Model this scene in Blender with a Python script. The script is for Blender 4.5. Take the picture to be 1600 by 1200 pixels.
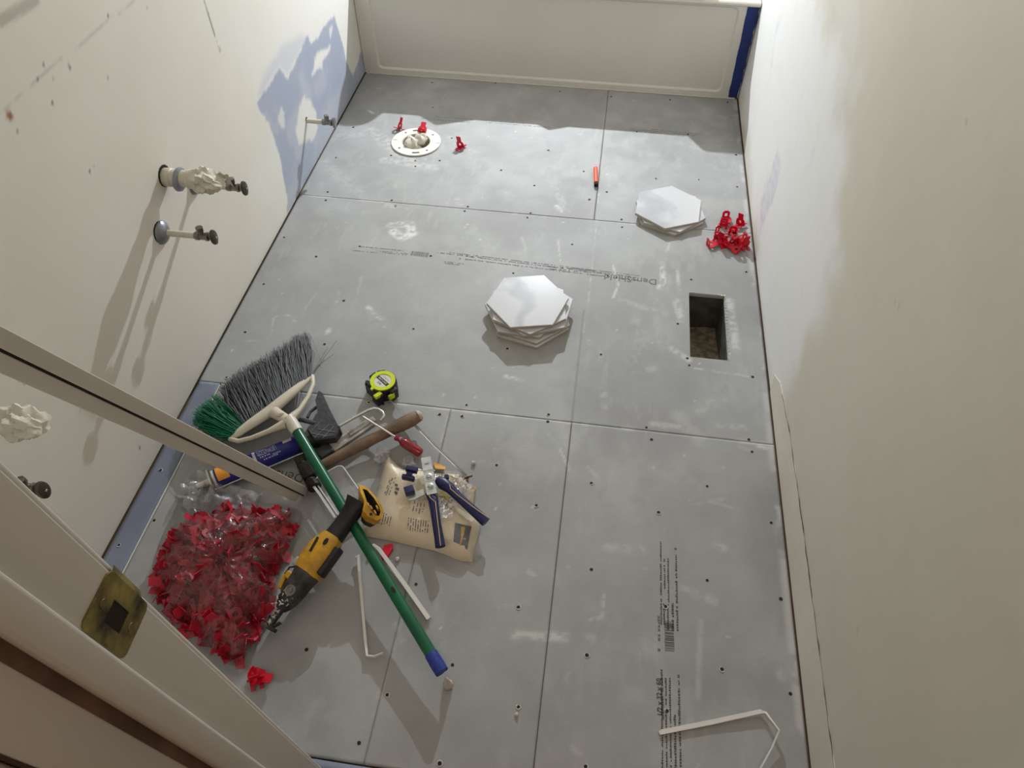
import bpy, bmesh, math, random
import numpy as np
from mathutils import Vector, Matrix, Euler, Quaternion

random.seed(7)
rng = np.random.default_rng(11)
PI = math.pi
for o in list(bpy.data.objects):
    bpy.data.objects.remove(o)
scene = bpy.context.scene
COL = scene.collection

# ------------------------------------------------------------------ camera
FPX = 1151.5
PITCH, YAW, ROLL = 0.8725, 0.1393, 0.0004
CAM = np.array([1.0167, -2.8453, 1.5132])


def cam_axes():
    cy, sy, cp, sp = math.cos(YAW), math.sin(YAW), math.cos(PITCH), math.sin(PITCH)
    f = np.array([-sy * cp, cy * cp, -sp])
    r = np.array([cy, sy, 0.0])
    u = np.cross(r, f)
    cr, sr = math.cos(ROLL), math.sin(ROLL)
    return cr * r + sr * u, -sr * r + cr * u, f


CR, CU, CF = cam_axes()
cam_data = bpy.data.cameras.new('camera')
cam_data.sensor_width = 36
cam_data.lens = FPX / 1600 * 36
cam_data.clip_start = 0.02
cam = bpy.data.objects.new('camera', cam_data)
COL.objects.link(cam)
mw = Matrix.Identity(4)
for i in range(3):
    mw[i][0], mw[i][1], mw[i][2], mw[i][3] = CR[i], CU[i], -CF[i], CAM[i]
cam.matrix_world = mw
scene.camera = cam


def at(px, py, z=0.0, axis=2):
    """measured spot of the photograph -> world point on the plane axis = z"""
    d = (px - 800) / FPX * CR - (py - 600) / FPX * CU + CF
    t = (z - CAM[axis]) / d[axis]
    return Vector(CAM + t * d)


def aty(px, py, y=0.0):
    return at(px, py, y, 1)


def atx(px, py, x=0.0):
    return at(px, py, x, 0)


# ------------------------------------------------------------------ light
W = 1.524           # room width, the tub's length
YD = -2.628         # bathroom face of the door wall
CEIL = 2.42
wd = bpy.data.worlds.new('world')
scene.world = wd
wd.use_nodes = True
wd.node_tree.nodes['Background'].inputs[0].default_value = (0.9, 0.86, 0.8, 1)
wd.node_tree.nodes['Background'].inputs[1].default_value = 0.05


def lamp(name, kind, loc, energy, color, size=0.03, rot=None, size_y=None):
    l = bpy.data.lights.new(name, kind)
    l.energy = energy
    l.color = color
    if kind == 'AREA':
        l.size = size
        if size_y:
            l.shape = 'RECTANGLE'
            l.size_y = size_y
    else:
        l.shadow_soft_size = size
    o = bpy.data.objects.new(name, l)
    o.location = loc
    if rot:
        o.rotation_euler = rot
    COL.objects.link(o)
    return o


LX, LY, LZ = 0.725, 0.705, 1.262
wl_ = lamp('work_lamp_light', 'AREA', (LX, LY, LZ), 43.5, (0.88, 0.94, 1.0), 0.028, (math.radians(68), 0, math.radians(180)))
wl_.data.shape = 'DISK'
lamp('ceiling_light', 'AREA', (0.80, -1.95, CEIL - 0.06), 0.85, (1.0, 0.88, 0.76), 0.10)
lamp('hall_light', 'AREA', (1.05, -3.55, CEIL - 0.05), 8.0, (1.0, 0.81, 0.66), 0.6)

vs = scene.view_settings
vs.view_transform = 'Standard'
vs.look = 'None'
vs.gamma = 1
vs.exposure = 0.0
vs.use_curve_mapping = False

# ------------------------------------------------------------------ materials
MATS = {}


def srgb(r, g, b):
    f = lambda c: (c / 255 / 12.92) if c / 255 <= 0.04045 else ((c / 255 + 0.055) / 1.055) ** 2.4
    return (f(r), f(g), f(b), 1)


def mat(name, col, rough=0.6, metal=0.0, var=0.0, var_scale=8.0, bump=0.0, bump_scale=60.0, col2=None,
        trans=0.0, ior=1.45, coat=0.0):
    if name in MATS:
        return MATS[name]
    m = bpy.data.materials.new(name)
    m.use_nodes = True
    nt = m.node_tree
    b = nt.nodes['Principled BSDF']
    b.inputs['Roughness'].default_value = rough
    b.inputs['Metallic'].default_value = metal
    b.inputs['IOR'].default_value = ior
    b.inputs['Base Color'].default_value = col
    if trans:
        b.inputs['Transmission Weight'].default_value = trans
    if coat:
        b.inputs['Coat Weight'].default_value = coat
    tc = nt.nodes.new('ShaderNodeTexCoord')
    if var or col2:
        n = nt.nodes.new('ShaderNodeTexNoise')
        n.inputs['Scale'].default_value = var_scale
        n.inputs['Detail'].default_value = 6
        n.inputs['Roughness'].default_value = 0.6
        nt.links.new(tc.outputs['Object'], n.inputs['Vector'])
        r = nt.nodes.new('ShaderNodeValToRGB')
        r.color_ramp.elements[0].position = 0.35
        r.color_ramp.elements[1].position = 0.65
        c2 = col2 or tuple(min(1, c * (1 - var)) for c in col[:3]) + (1,)
        r.color_ramp.elements[0].color = c2
        r.color_ramp.elements[1].color = col
        nt.links.new(n.outputs['Fac'], r.inputs[0])
        nt.links.new(r.outputs[0], b.inputs['Base Color'])
    if bump:
        n2 = nt.nodes.new('ShaderNodeTexNoise')
        n2.inputs['Scale'].default_value = bump_scale
        n2.inputs['Detail'].default_value = 4
        nt.links.new(tc.outputs['Object'], n2.inputs['Vector'])
        bp = nt.nodes.new('ShaderNodeBump')
        bp.inputs['Strength'].default_value = bump
        bp.inputs['Distance'].default_value = 0.004
        nt.links.new(n2.outputs['Fac'], bp.inputs['Height'])
        nt.links.new(bp.outputs[0], b.inputs['Normal'])
    MATS[name] = m
    return m


def film_mat(name, tint=(1, 1, 1), haze=0.12, gloss=0.12):
    m = bpy.data.materials.new(name)
    m.use_nodes = True
    nt = m.node_tree
    nt.nodes.clear()
    out = nt.nodes.new('ShaderNodeOutputMaterial')
    tr = nt.nodes.new('ShaderNodeBsdfTransparent')
    tr.inputs[0].default_value = (*tint, 1)
    df = nt.nodes.new('ShaderNodeBsdfDiffuse')
    df.inputs[0].default_value = (0.8, 0.78, 0.8, 1)
    gl = nt.nodes.new('ShaderNodeBsdfGlossy')
    gl.inputs['Roughness'].default_value = 0.12
    fr = nt.nodes.new('ShaderNodeFresnel')
    fr.inputs[0].default_value = 1.5
    m1 = nt.nodes.new('ShaderNodeMixShader')
    m1.inputs[0].default_value = haze
    nt.links.new(tr.outputs[0], m1.inputs[1])
    nt.links.new(df.outputs[0], m1.inputs[2])
    ad = nt.nodes.new('ShaderNodeMath')
    ad.operation = 'ADD'
    ad.inputs[1].default_value = gloss * 0.5
    ad.use_clamp = True
    hf_ = nt.nodes.new('ShaderNodeMath')
    hf_.operation = 'MULTIPLY'
    hf_.inputs[1].default_value = 0.55
    nt.links.new(fr.outputs[0], hf_.inputs[0])
    nt.links.new(hf_.outputs[0], ad.inputs[0])
    m2 = nt.nodes.new('ShaderNodeMixShader')
    nt.links.new(ad.outputs[0], m2.inputs[0])
    nt.links.new(m1.outputs[0], m2.inputs[1])
    nt.links.new(gl.outputs[0], m2.inputs[2])
    nt.links.new(m2.outputs[0], out.inputs[0])
    tc = nt.nodes.new('ShaderNodeTexCoord')
    n2 = nt.nodes.new('ShaderNodeTexNoise')
    n2.inputs['Scale'].default_value = 28
    n2.inputs['Detail'].default_value = 5
    nt.links.new(tc.outputs['Object'], n2.inputs['Vector'])
    bp = nt.nodes.new('ShaderNodeBump')
    bp.inputs['Strength'].default_value = 0.9
    bp.inputs['Distance'].default_value = 0.01
    nt.links.new(n2.outputs['Fac'], bp.inputs['Height'])
    for k in (gl, fr, df):
        nt.links.new(bp.outputs[0], k.inputs['Normal'])
    return m


def layered_mat(name, base, base2, layers, rough=0.75, bump=0.15, bump_scale=90, vscale=3.0, fine=None):
    """base paint with named vertex masks painted over it: layers = [(attribute, colour)]"""
    m = bpy.data.materials.new(name)
    m.use_nodes = True
    nt = m.node_tree
    b = nt.nodes['Principled BSDF']
    b.inputs['Roughness'].default_value = rough
    tc = nt.nodes.new('ShaderNodeTexCoord')
    n = nt.nodes.new('ShaderNodeTexNoise')
    n.inputs['Scale'].default_value = vscale
    n.inputs['Detail'].default_value = 8
    n.inputs['Roughness'].default_value = 0.62
    nt.links.new(tc.outputs['Object'], n.inputs['Vector'])
    r = nt.nodes.new('ShaderNodeValToRGB')
    r.color_ramp.elements[0].position = 0.36
    r.color_ramp.elements[1].position = 0.64
    r.color_ramp.elements[0].color = base2
    r.color_ramp.elements[1].color = base
    nt.links.new(n.outputs['Fac'], r.inputs[0])
    cur = r.outputs[0]
    if fine:
        n3 = nt.nodes.new('ShaderNodeTexNoise')
        n3.inputs['Scale'].default_value = 260
        n3.inputs['Detail'].default_value = 3
        nt.links.new(tc.outputs['Object'], n3.inputs['Vector'])
        r3 = nt.nodes.new('ShaderNodeValToRGB')
        r3.color_ramp.elements[0].position = 0.62
        r3.color_ramp.elements[1].position = 0.80
        mth = nt.nodes.new('ShaderNodeMath')
        mth.operation = 'MULTIPLY'
        mth.inputs[1].default_value = 0.055
        nt.links.new(n3.outputs['Fac'], r3.inputs[0])
        nt.links.new(r3.outputs[0], mth.inputs[0])
        mx = nt.nodes.new('ShaderNodeMixRGB')
        mx.inputs[2].default_value = fine
        nt.links.new(mth.outputs[0], mx.inputs[0])
        nt.links.new(cur, mx.inputs[1])
        cur = mx.outputs[0]
    for an, col in layers:
        a = nt.nodes.new('ShaderNodeAttribute')
        a.attribute_name = an
        mx = nt.nodes.new('ShaderNodeMixRGB')
        mx.inputs[2].default_value = col
        nt.links.new(a.outputs['Fac'], mx.inputs[0])
        nt.links.new(cur, mx.inputs[1])
        cur = mx.outputs[0]
    nt.links.new(cur, b.inputs['Base Color'])
    n2 = nt.nodes.new('ShaderNodeTexNoise')
    n2.inputs['Scale'].default_value = bump_scale
    n2.inputs['Detail'].default_value = 4
    nt.links.new(tc.outputs['Object'], n2.inputs['Vector'])
    bp = nt.nodes.new('ShaderNodeBump')
    bp.inputs['Strength'].default_value = bump
    bp.inputs['Distance'].default_value = 0.003
    nt.links.new(n2.outputs['Fac'], bp.inputs['Height'])
    nt.links.new(bp.outputs[0], b.inputs['Normal'])
    return m


# ------------------------------------------------------------------ object helpers
def tag(o, label=None, cat=None, group=None, kind=None):
    if label:
        o['label'] = label
    if cat:
        o['category'] = cat
    if group:
        o['group'] = group
    if kind:
        o['kind'] = kind
    return o


def empty(name, M=None, label=None, cat=None, group=None, kind=None):
    o = bpy.data.objects.new(name, None)
    o.empty_display_size = 0.02
    COL.objects.link(o)
    if M is not None:
        o.matrix_world = M if isinstance(M, Matrix) else Matrix.Translation(Vector(M))
    return tag(o, label, cat, group, kind)


class MB:
    def __init__(s):
        s.v, s.f = [], []

    def add(s, vs, fs):
        n = len(s.v)
        s.v += [tuple(v) for v in vs]
        s.f += [tuple(i + n for i in f) for f in fs]
        return s

    def box(s, c, d, R=None):
        R = R or Matrix.Identity(3)
        c = Vector(c)
        vs = [c + R @ Vector((x * d[0] / 2, y * d[1] / 2, z * d[2] / 2)) for z in (-1, 1) for y in (-1, 1) for x in (-1, 1)]
        return s.add(vs, [(0, 2, 3, 1), (4, 5, 7, 6), (0, 1, 5, 4), (2, 6, 7, 3), (0, 4, 6, 2), (1, 3, 7, 5)])

    def bbox(s, c, d, bev, R=None):
        """box with chamfered edges (rounded look)"""
        bm = bmesh.new()
        bmesh.ops.create_cube(bm, size=1)
        for v in bm.verts:
            v.co = Vector((v.co.x * d[0], v.co.y * d[1], v.co.z * d[2]))
        bmesh.ops.bevel(bm, geom=list(bm.edges), offset=min(bev, min(d) * 0.45), segments=3, profile=0.6, affect='EDGES')
        R = R or Matrix.Identity(3)
        bm.verts.index_update()
        s.add([Vector(c) + R @ v.co for v in bm.verts], [[v.index for v in f.verts] for f in bm.faces])
        bm.free()
        return s

    def tube(s, pts, rad, n=10, cap=True, flat=1.0, closed=False):
        pts = [Vector(p) for p in pts]
        rs = rad if isinstance(rad, (list, tuple)) else [rad] * len(pts)
        up = Vector((0, 0, 1))
        base = len(s.v)
        prev = None
        for i, p in enumerate(pts):
            a = pts[i - 1] if (i > 0 or closed) else p
            b = pts[(i + 1) % len(pts)] if (i < len(pts) - 1 or closed) else p
            t = (b - a).normalized()
            x = t.cross(up)
            if x.length < 0.05:
                x = t.cross(Vector((0, 1, 0)))
            x.normalize()
            if prev is not None and x.dot(prev) < 0:
                x = -x
            prev = x
            y = t.cross(x).normalized()
            for k in range(n):
                an = 2 * PI * k / n
                s.v.append(tuple(p + (x * math.cos(an) + y * math.sin(an) * flat) * rs[i]))
        m = len(pts)
        for i in range(m if closed else m - 1):
            j = (i + 1) % m
            for k in range(n):
                l = (k + 1) % n
                s.f.append((base + i * n + k, base + i * n + l, base + j * n + l, base + j * n + k))
        if cap and not closed:
            s.f.append(tuple(base + k for k in range(n))[::-1])
            s.f.append(tuple(base + (m - 1) * n + k for k in range(n)))
        return s

    def lathe(s, prof, n=24, M=None, cap=True):
        """prof [(r, h)] revolved about local z, placed by M"""
        M = M or Matrix.Identity(4)
        base = len(s.v)
        for r, h in prof:
            for k in range(n):
                an = 2 * PI * k / n
                s.v.append(tuple(M @ Vector((r * math.cos(an), r * math.sin(an), h))))
        for i in range(len(prof) - 1):
            for k in range(n):
                l = (k + 1) % n
                s.f.append((base + i * n + k, base + i * n + l, base + (i + 1) * n + l, base + (i + 1) * n + k))
        if cap:
            s.f.append(tuple(base + k for k in range(n))[::-1])
            s.f.append(tuple(base + (len(prof) - 1) * n + k for k in range(n)))
        return s

    def prism(s, outline, z0, z1, M=None, top_scale=1.0):
        M = M or Matrix.Identity(4)
        n = len(outline)
        cx = sum(p[0] for p in outline) / n
        cy = sum(p[1] for p in outline) / n
        a = [M @ Vector((p[0], p[1], z0)) for p in outline]
        b = [M @ Vector((cx + (p[0] - cx) * top_scale, cy + (p[1] - cy) * top_scale, z1)) for p in outline]
        fs = [tuple(range(n))[::-1], tuple(range(n, 2 * n))]
        fs += [(i, (i + 1) % n, n + (i + 1) % n, n + i) for i in range(n)]
        return s.add(a + b, fs)

    def plate(s, outer, holes, z0, z1, M=None):
        """flat plate with real holes"""
        M = M or Matrix.Identity(4)
        bm = bmesh.new()
        edges = []
        for loop in [outer] + list(holes):
            vs = [bm.verts.new((p[0], p[1], z0)) for p in loop]
            edges += [bm.edges.new((vs[i], vs[(i + 1) % len(vs)])) for i in range(len(vs))]
        bmesh.ops.triangle_fill(bm, use_beauty=True, edges=edges)
        r = bmesh.ops.extrude_face_region(bm, geom=list(bm.faces))
        for v in [g for g in r['geom'] if isinstance(g, bmesh.types.BMVert)]:
            v.co.z = z1
        bmesh.ops.recalc_face_normals(bm, faces=list(bm.faces))
        bm.verts.index_update()
        s.add([M @ v.co for v in bm.verts], [[v.index for v in f.verts] for f in bm.faces])
        bm.free()
        return s

    def build(s, name, m, parent=None, smooth=False, inv=None, angle=None):
        me = bpy.data.meshes.new(name)
        vs = s.v
        if inv is not None:
            vs = [tuple(inv @ Vector(v)) for v in vs]
        me.from_pydata(vs, [], s.f)
        bm = bmesh.new()
        bm.from_mesh(me)
        bmesh.ops.recalc_face_normals(bm, faces=list(bm.faces))
        bm.to_mesh(me)
        bm.free()
        me.materials.append(m)
        if smooth:
            me.shade_smooth()
            if angle:
                me.set_sharp_from_angle(angle=math.radians(angle))
        o = bpy.data.objects.new(name, me)
        COL.objects.link(o)
        if parent is not None:
            o.parent = parent
        return o


def world_part(mb, name, m, parent, smooth=True, angle=40):
    """part given in world coordinates, stored in its parent's frame"""
    M = Matrix.Identity(4)
    p = parent
    chain = []
    while p is not None:
        chain.append(p.matrix_basis.copy())
        p = p.parent
    for b in chain[::-1]:
        M = M @ b
    return mb.build(name, m, parent, smooth, M.inverted(), angle)


def clone(o, M, label=None, parent=None):
    c = o.copy()
    COL.objects.link(c)
    c.parent = parent
    if M is not None:
        c.matrix_world = M
    if label:
        c['label'] = label
    for ch in o.children:
        d = ch.copy()
        COL.objects.link(d)
        d.parent = c
        for g in ch.children:
            e = g.copy()
            COL.objects.link(e)
            e.parent = d
    return c


def text_part(s, size, m, M, parent, name='printed_text', align='CENTER', bold=0.0, xs=1.0):
    cu = bpy.data.curves.new('t', 'FONT')
    cu.body = s
    cu.size = size
    cu.align_x = align
    cu.align_y = 'CENTER'
    cu.offset = bold
    cu.resolution_u = 2
    t = bpy.data.objects.new('t', cu)
    COL.objects.link(t)
    dg = bpy.context.evaluated_depsgraph_get()
    me = bpy.data.meshes.new_from_object(t.evaluated_get(dg))
    bpy.data.objects.remove(t)
    me.transform(M @ Matrix.Diagonal((xs, 1, 1, 1)))
    me.materials.clear()
    me.materials.append(m)
    me.name = name
    o = bpy.data.objects.new(name, me)
    COL.objects.link(o)
    o.parent = parent
    return o


def frame(a, b, up=(0, 0, 1)):
    """matrix with origin a, x axis towards b, z as near up as possible"""
    a, b, up = Vector(a), Vector(b), Vector(up)
    x = (b - a).normalized()
    y = up.cross(x).normalized()
    z = x.cross(y)
    M = Matrix.Identity(4)
    for i in range(3):
        M[i][0], M[i][1], M[i][2], M[i][3] = x[i], y[i], z[i], a[i]
    return M


# ------------------------------------------------------------------ noise and masks (numpy)
class Noise:
    def __init__(s, seed, cell):
        r = np.random.default_rng(seed)
        s.g = r.random((256, 256))
        s.cell = cell

    def __call__(s, x, y, oct=4):
        v, a, tot = 0, 1.0, 0
        c = s.cell
        for k in range(oct):
            u, w = x / c + 17.3 * k, y / c + 9.1 * k
            i, j = np.floor(u).astype(int), np.floor(w).astype(int)
            fu, fw = u - i, w - j
            fu, fw = fu * fu * (3 - 2 * fu), fw * fw * (3 - 2 * fw)
            g = s.g
            a00 = g[i % 256, j % 256]; a10 = g[(i + 1) % 256, j % 256]
            a01 = g[i % 256, (j + 1) % 256]; a11 = g[(i + 1) % 256, (j + 1) % 256]
            v = v + a * ((a00 * (1 - fu) + a10 * fu) * (1 - fw) + (a01 * (1 - fu) + a11 * fu) * fw)
            tot += a
            a *= 0.55
            c *= 0.5
        return v / tot


def seg_dist(x, y, p, q):
    dx, dy = q[0] - p[0], q[1] - p[1]
    L = dx * dx + dy * dy + 1e-12
    t = np.clip(((x - p[0]) * dx + (y - p[1]) * dy) / L, 0, 1)
    return np.hypot(x - p[0] - t * dx, y - p[1] - t * dy)


def poly_sd(x, y, poly):
    """signed distance, positive inside"""
    n = len(poly)
    d = np.full(x.shape, 1e9)
    ins = np.zeros(x.shape, bool)
    for i in range(n):
        p, q = poly[i], poly[(i + 1) % n]
        d = np.minimum(d, seg_dist(x, y, p, q))
        c = ((p[1] > y) != (q[1] > y))
        with np.errstate(divide='ignore', invalid='ignore'):
            xi = (q[0] - p[0]) * (y - p[1]) / (q[1] - p[1] + 1e-15) + p[0]
        ins ^= (c & (x < xi))
    return np.where(ins, d, -d)


def smooth01(v, a, b):
    t = np.clip((v - a) / (b - a), 0, 1)
    return t * t * (3 - 2 * t)


NZ1, NZ2, NZ3, NZ4 = Noise(1, 0.05), Noise(2, 0.15), Noise(3, 0.012), Noise(4, 0.4)


def grid_mesh(name, xs, ys, to3, m, parent, masks=None, skip=None, skirt=None):
    """fine grid over xs, ys; to3(x, y) -> arrays; masks {name: array fn}; skip(cx, cy) -> bool holes; skirt = depth"""
    X, Y = np.meshgrid(xs, ys)
    nx, ny = len(xs), len(ys)
    P = np.stack(to3(X, Y), -1).reshape(-1, 3)
    i = np.arange(nx - 1)
    j = np.arange(ny - 1)
    I, J = np.meshgrid(i, j)
    a = (J * nx + I).ravel()
    cx = (xs[I] + xs[I + 1]).ravel() / 2
    cy = (ys[J] + ys[J + 1]).ravel() / 2
    if skip is not None:
        a = a[~skip(cx, cy)]
    F = np.stack([a, a + 1, a + nx + 1, a + nx], -1)
    extra = []
    if skirt:
        # border and hole edges get side walls
        ed = {}
        for f in F:
            for k in range(4):
                e = (int(f[k]), int(f[(k + 1) % 4]))
                if (e[1], e[0]) in ed:
                    del ed[(e[1], e[0])]
                else:
                    ed[e] = 1
        base = len(P)
        mp = {}
        newv = []
        for (p, q) in ed:
            for v in (p, q):
                if v not in mp:
                    mp[v] = base + len(newv)
                    newv.append(P[v] - np.array(skirt))
            extra.append((q, p, mp[p], mp[q]))
        P = np.vstack([P, np.array(newv)])
    me = bpy.data.meshes.new(name)
    F = np.vstack([F, np.array(extra)]) if extra else F
    me.vertices.add(len(P))
    me.vertices.foreach_set('co', P.astype(np.float32).ravel())
    me.loops.add(F.size)
    me.loops.foreach_set('vertex_index', F.astype(np.int32).ravel())
    me.polygons.add(len(F))
    me.polygons.foreach_set('loop_start', (np.arange(len(F)) * 4).astype(np.int32))
    me.update(calc_edges=True)
    if masks:
        for k, fn in masks.items():
            at_ = me.attributes.new(k, 'FLOAT', 'POINT')
            v = fn(X, Y).ravel()
            if len(P) > len(v):
                v = np.concatenate([v, np.zeros(len(P) - len(v))])
            at_.data.foreach_set('value', np.clip(v, 0, 1).astype(np.float32))
    me.materials.append(m)
    me.validate()
    o = bpy.data.objects.new(name, me)
    COL.objects.link(o)
    if parent is not None:
        o.parent = parent
    return o


# ------------------------------------------------------------------ palette
M_white = mat('white_plastic', srgb(214, 208, 196), 0.4)
M_cream = mat('cream_plastic', srgb(215, 208, 192), 0.45, var=0.12, var_scale=20)
M_tub = mat('tub_acrylic', srgb(218, 214, 204), 0.22, var=0.05, var_scale=3)
M_trimwhite = mat('trim_paint', srgb(205, 196, 184), 0.5, var=0.08, var_scale=6, bump=0.15, bump_scale=25)
M_jamb = mat('jamb_paint', srgb(206, 198, 186), 0.38, var=0.06, var_scale=5)
M_dark = mat('dark_gap', srgb(38, 34, 30), 0.9)
M_black = mat('black_rubber', srgb(30, 29, 30), 0.5, var=0.4, var_scale=40, bump=0.2)
M_ply = mat('plywood', srgb(120, 92, 62), 0.8, var=0.35, var_scale=12)
M_ink = mat('board_ink', srgb(84, 82, 82), 0.8)
M_ink2 = mat('board_ink_faint', srgb(108, 107, 106), 0.8)
M_blue_tape = mat('blue_tape', srgb(30, 50, 118), 0.6, var=0.3, var_scale=30, bump=0.5, bump_scale=90)
M_chrome = mat('dull_chrome', srgb(150, 146, 138), 0.35, 0.8, var=0.3, var_scale=50)
M_steel = mat('zinc_steel', srgb(200, 205, 205), 0.3, 0.85, var=0.2, var_scale=60)
M_knob = mat('tarnished_knob', srgb(86, 82, 74), 0.4, 0.5, var=0.3, var_scale=60)
M_red = mat('red_plastic', srgb(205, 14, 44), 0.35)
M_green = mat('green_handle', srgb(8, 98, 62), 0.28, var=0.2, var_scale=12)
M_yellow = mat('tool_yellow', srgb(226, 172, 40), 0.4, var=0.3, var_scale=25, col2=srgb(172, 124, 38))
M_tilewhite = None

# ------------------------------------------------------------------ floor
YS1, YS2, YEND = -0.8514, -1.6937, -2.546
XS1, XS0 = 1.0104, 0.695
XSTRIP = 0.066
h0, h1, h2, h3 = at(1077, 458), at(1132, 462), at(1138, 563), at(1078, 558)
HX0, HX1 = (h0.x + h3.x) / 2, (h1.x + h2.x) / 2
HY0, HY1 = (h2.y + h3.y) / 2, (h0.y + h1.y) / 2
FLC = (at(612, 222) + at(690, 222)) / 2
FLC.y = (at(650, 202).y + at(650, 245).y) / 2
FLR = 0.091

# scuffs: (polyline px, half width m, strength)
def P2(*pts):
    return [at(*p).to_2d() for p in pts]


scuffs = [
    (P2((612, 352), (640, 350), (645, 365), (628, 372), (615, 362)), 0.016, 1.0),
    (P2((575, 480), (585, 492), (598, 498)), 0.008, 0.9), (P2((575, 482), (580, 498)), 0.006, 0.6),
    (P2((515, 515), (510, 520)), 0.008, 0.7), (P2((384, 533), (415, 531), (424, 520), (428, 495), (450, 492), (462, 503)), 0.0035, 0.55),
    (P2((530, 455), (525, 476)), 0.004, 0.6), (P2((565, 432), (556, 470)), 0.003, 0.35), (P2((507, 440), (475, 485)), 0.003, 0.35),
    (P2((590, 365), (578, 385)), 0.003, 0.4),
    (P2((958, 415), (966, 445), (958, 465)), 0.004, 0.8), (P2((815, 370), (824, 400)), 0.004, 0.5),
    (P2((872, 375), (876, 408)), 0.003, 0.6), (P2((1035, 410), (1036, 440), (1030, 450)), 0.009, 0.8), (P2((1058, 420), (1062, 458)), 0.006, 0.5),
    (P2((936, 300), (928, 400), (912, 520)), 0.002, 0.45), (P2((1040, 405), (1046, 380)), 0.006, 0.4),
    (P2((1056, 470), (1064, 500)), 0.012, 0.45), (P2((1050, 545), (1076, 562)), 0.010, 0.55), (P2((1140, 470), (1150, 545)), 0.012, 0.5),
    (P2((1085, 575), (1170, 588)), 0.003, 0.7), (P2((970, 470), (1040, 490)), 0.012, 0.22),
    (P2((860, 278), (885, 330)), 0.014, 0.25), (P2((870, 322), (876, 330)), 0.009, 0.7), (P2((790, 588), (815, 595)), 0.007, 0.8),
    (P2((1185, 697), (1206, 702)), 0.005, 1.0), (P2((1020, 662), (1065, 668)), 0.010, 0.35), (P2((1120, 664), (1165, 668)), 0.010, 0.3),
    (P2((875, 702), (890, 735)), 0.003, 0.8), (P2((847, 665), (870, 695)), 0.002, 0.6), (P2((920, 730), (935, 748)), 0.006, 0.3),
    (P2((1075, 790), (1130, 780)), 0.005, 0.25), (P2((950, 855), (1000, 858)), 0.012, 0.3),
    (P2((825, 893), (835, 899)), 0.005, 0.6), (P2((922, 968), (940, 965), (944, 930)), 0.004, 0.55), (P2((888, 885), (890, 895)), 0.005, 0.6),
    (P2((805, 992), (885, 996)), 0.010, 0.6), (P2((920, 1000), (930, 990)), 0.012, 0.25), (P2((890, 1040), (888, 1060)), 0.010, 0.25),
    (P2((895, 1168), (905, 1178)), 0.005, 0.5), (P2((1120, 850), (1130, 856)), 0.010, 0.35), (P2((1217, 1048), (1222, 1058)), 0.008, 0.35),
    (P2((1060, 650), (1095, 690)), 0.02, 0.2), (P2((580, 205), (640, 250)), 0.03, 0.4), (P2((600, 250), (680, 262)), 0.02, 0.4),
    (P2((500, 250), (560, 300)), 0.03, 0.22), (P2((700, 215), (740, 240)), 0.02, 0.25), (P2((520, 215), (600, 205)), 0.02, 0.25),
    (P2((605, 320), (640, 330)), 0.015, 0.3), (P2((715, 312), (720, 318)), 0.012, 0.4), (P2((1010, 520), (990, 560)), 0.03, 0.15),
    (P2((942, 610), (946, 635)), 0.012, 0.3), (P2((1095, 640), (1130, 620)), 0.02, 0.22), (P2((580, 1130), (640, 930)), 0.004, 0.35),
    (P2((617, 975), (628, 1000)), 0.006, 0.5), (P2((1095, 970), (1090, 1090)), 0.006, 0.25), (P2((690, 690), (700, 650)), 0.0025, 0.5),
    (P2((576, 173), (583, 177)), 0.006, 1.0), (P2((590, 138), (594, 139)), 0.006, 0.6), (P2((985, 156), (992, 157)), 0.006, 0.6),
]
dots = []
r0 = np.random.default_rng(5)
for _ in range(70):
    dots.append((r0.uniform(0.05, 1.5), r0.uniform(-2.5, -0.3), r0.uniform(0.0012, 0.0032), r0.uniform(0.2, 0.7)))
for _ in range(26):       # short random swipes
    x, y, a, l = r0.uniform(0.1, 1.45), r0.uniform(-2.4, -0.1), r0.uniform(-0.6, 0.6), r0.uniform(0.02, 0.09)
    scuffs.append(([Vector((x, y)), Vector((x + l * math.cos(a), y + l * math.sin(a)))], r0.uniform(0.003, 0.012), r0.uniform(0.08, 0.25)))


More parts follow.
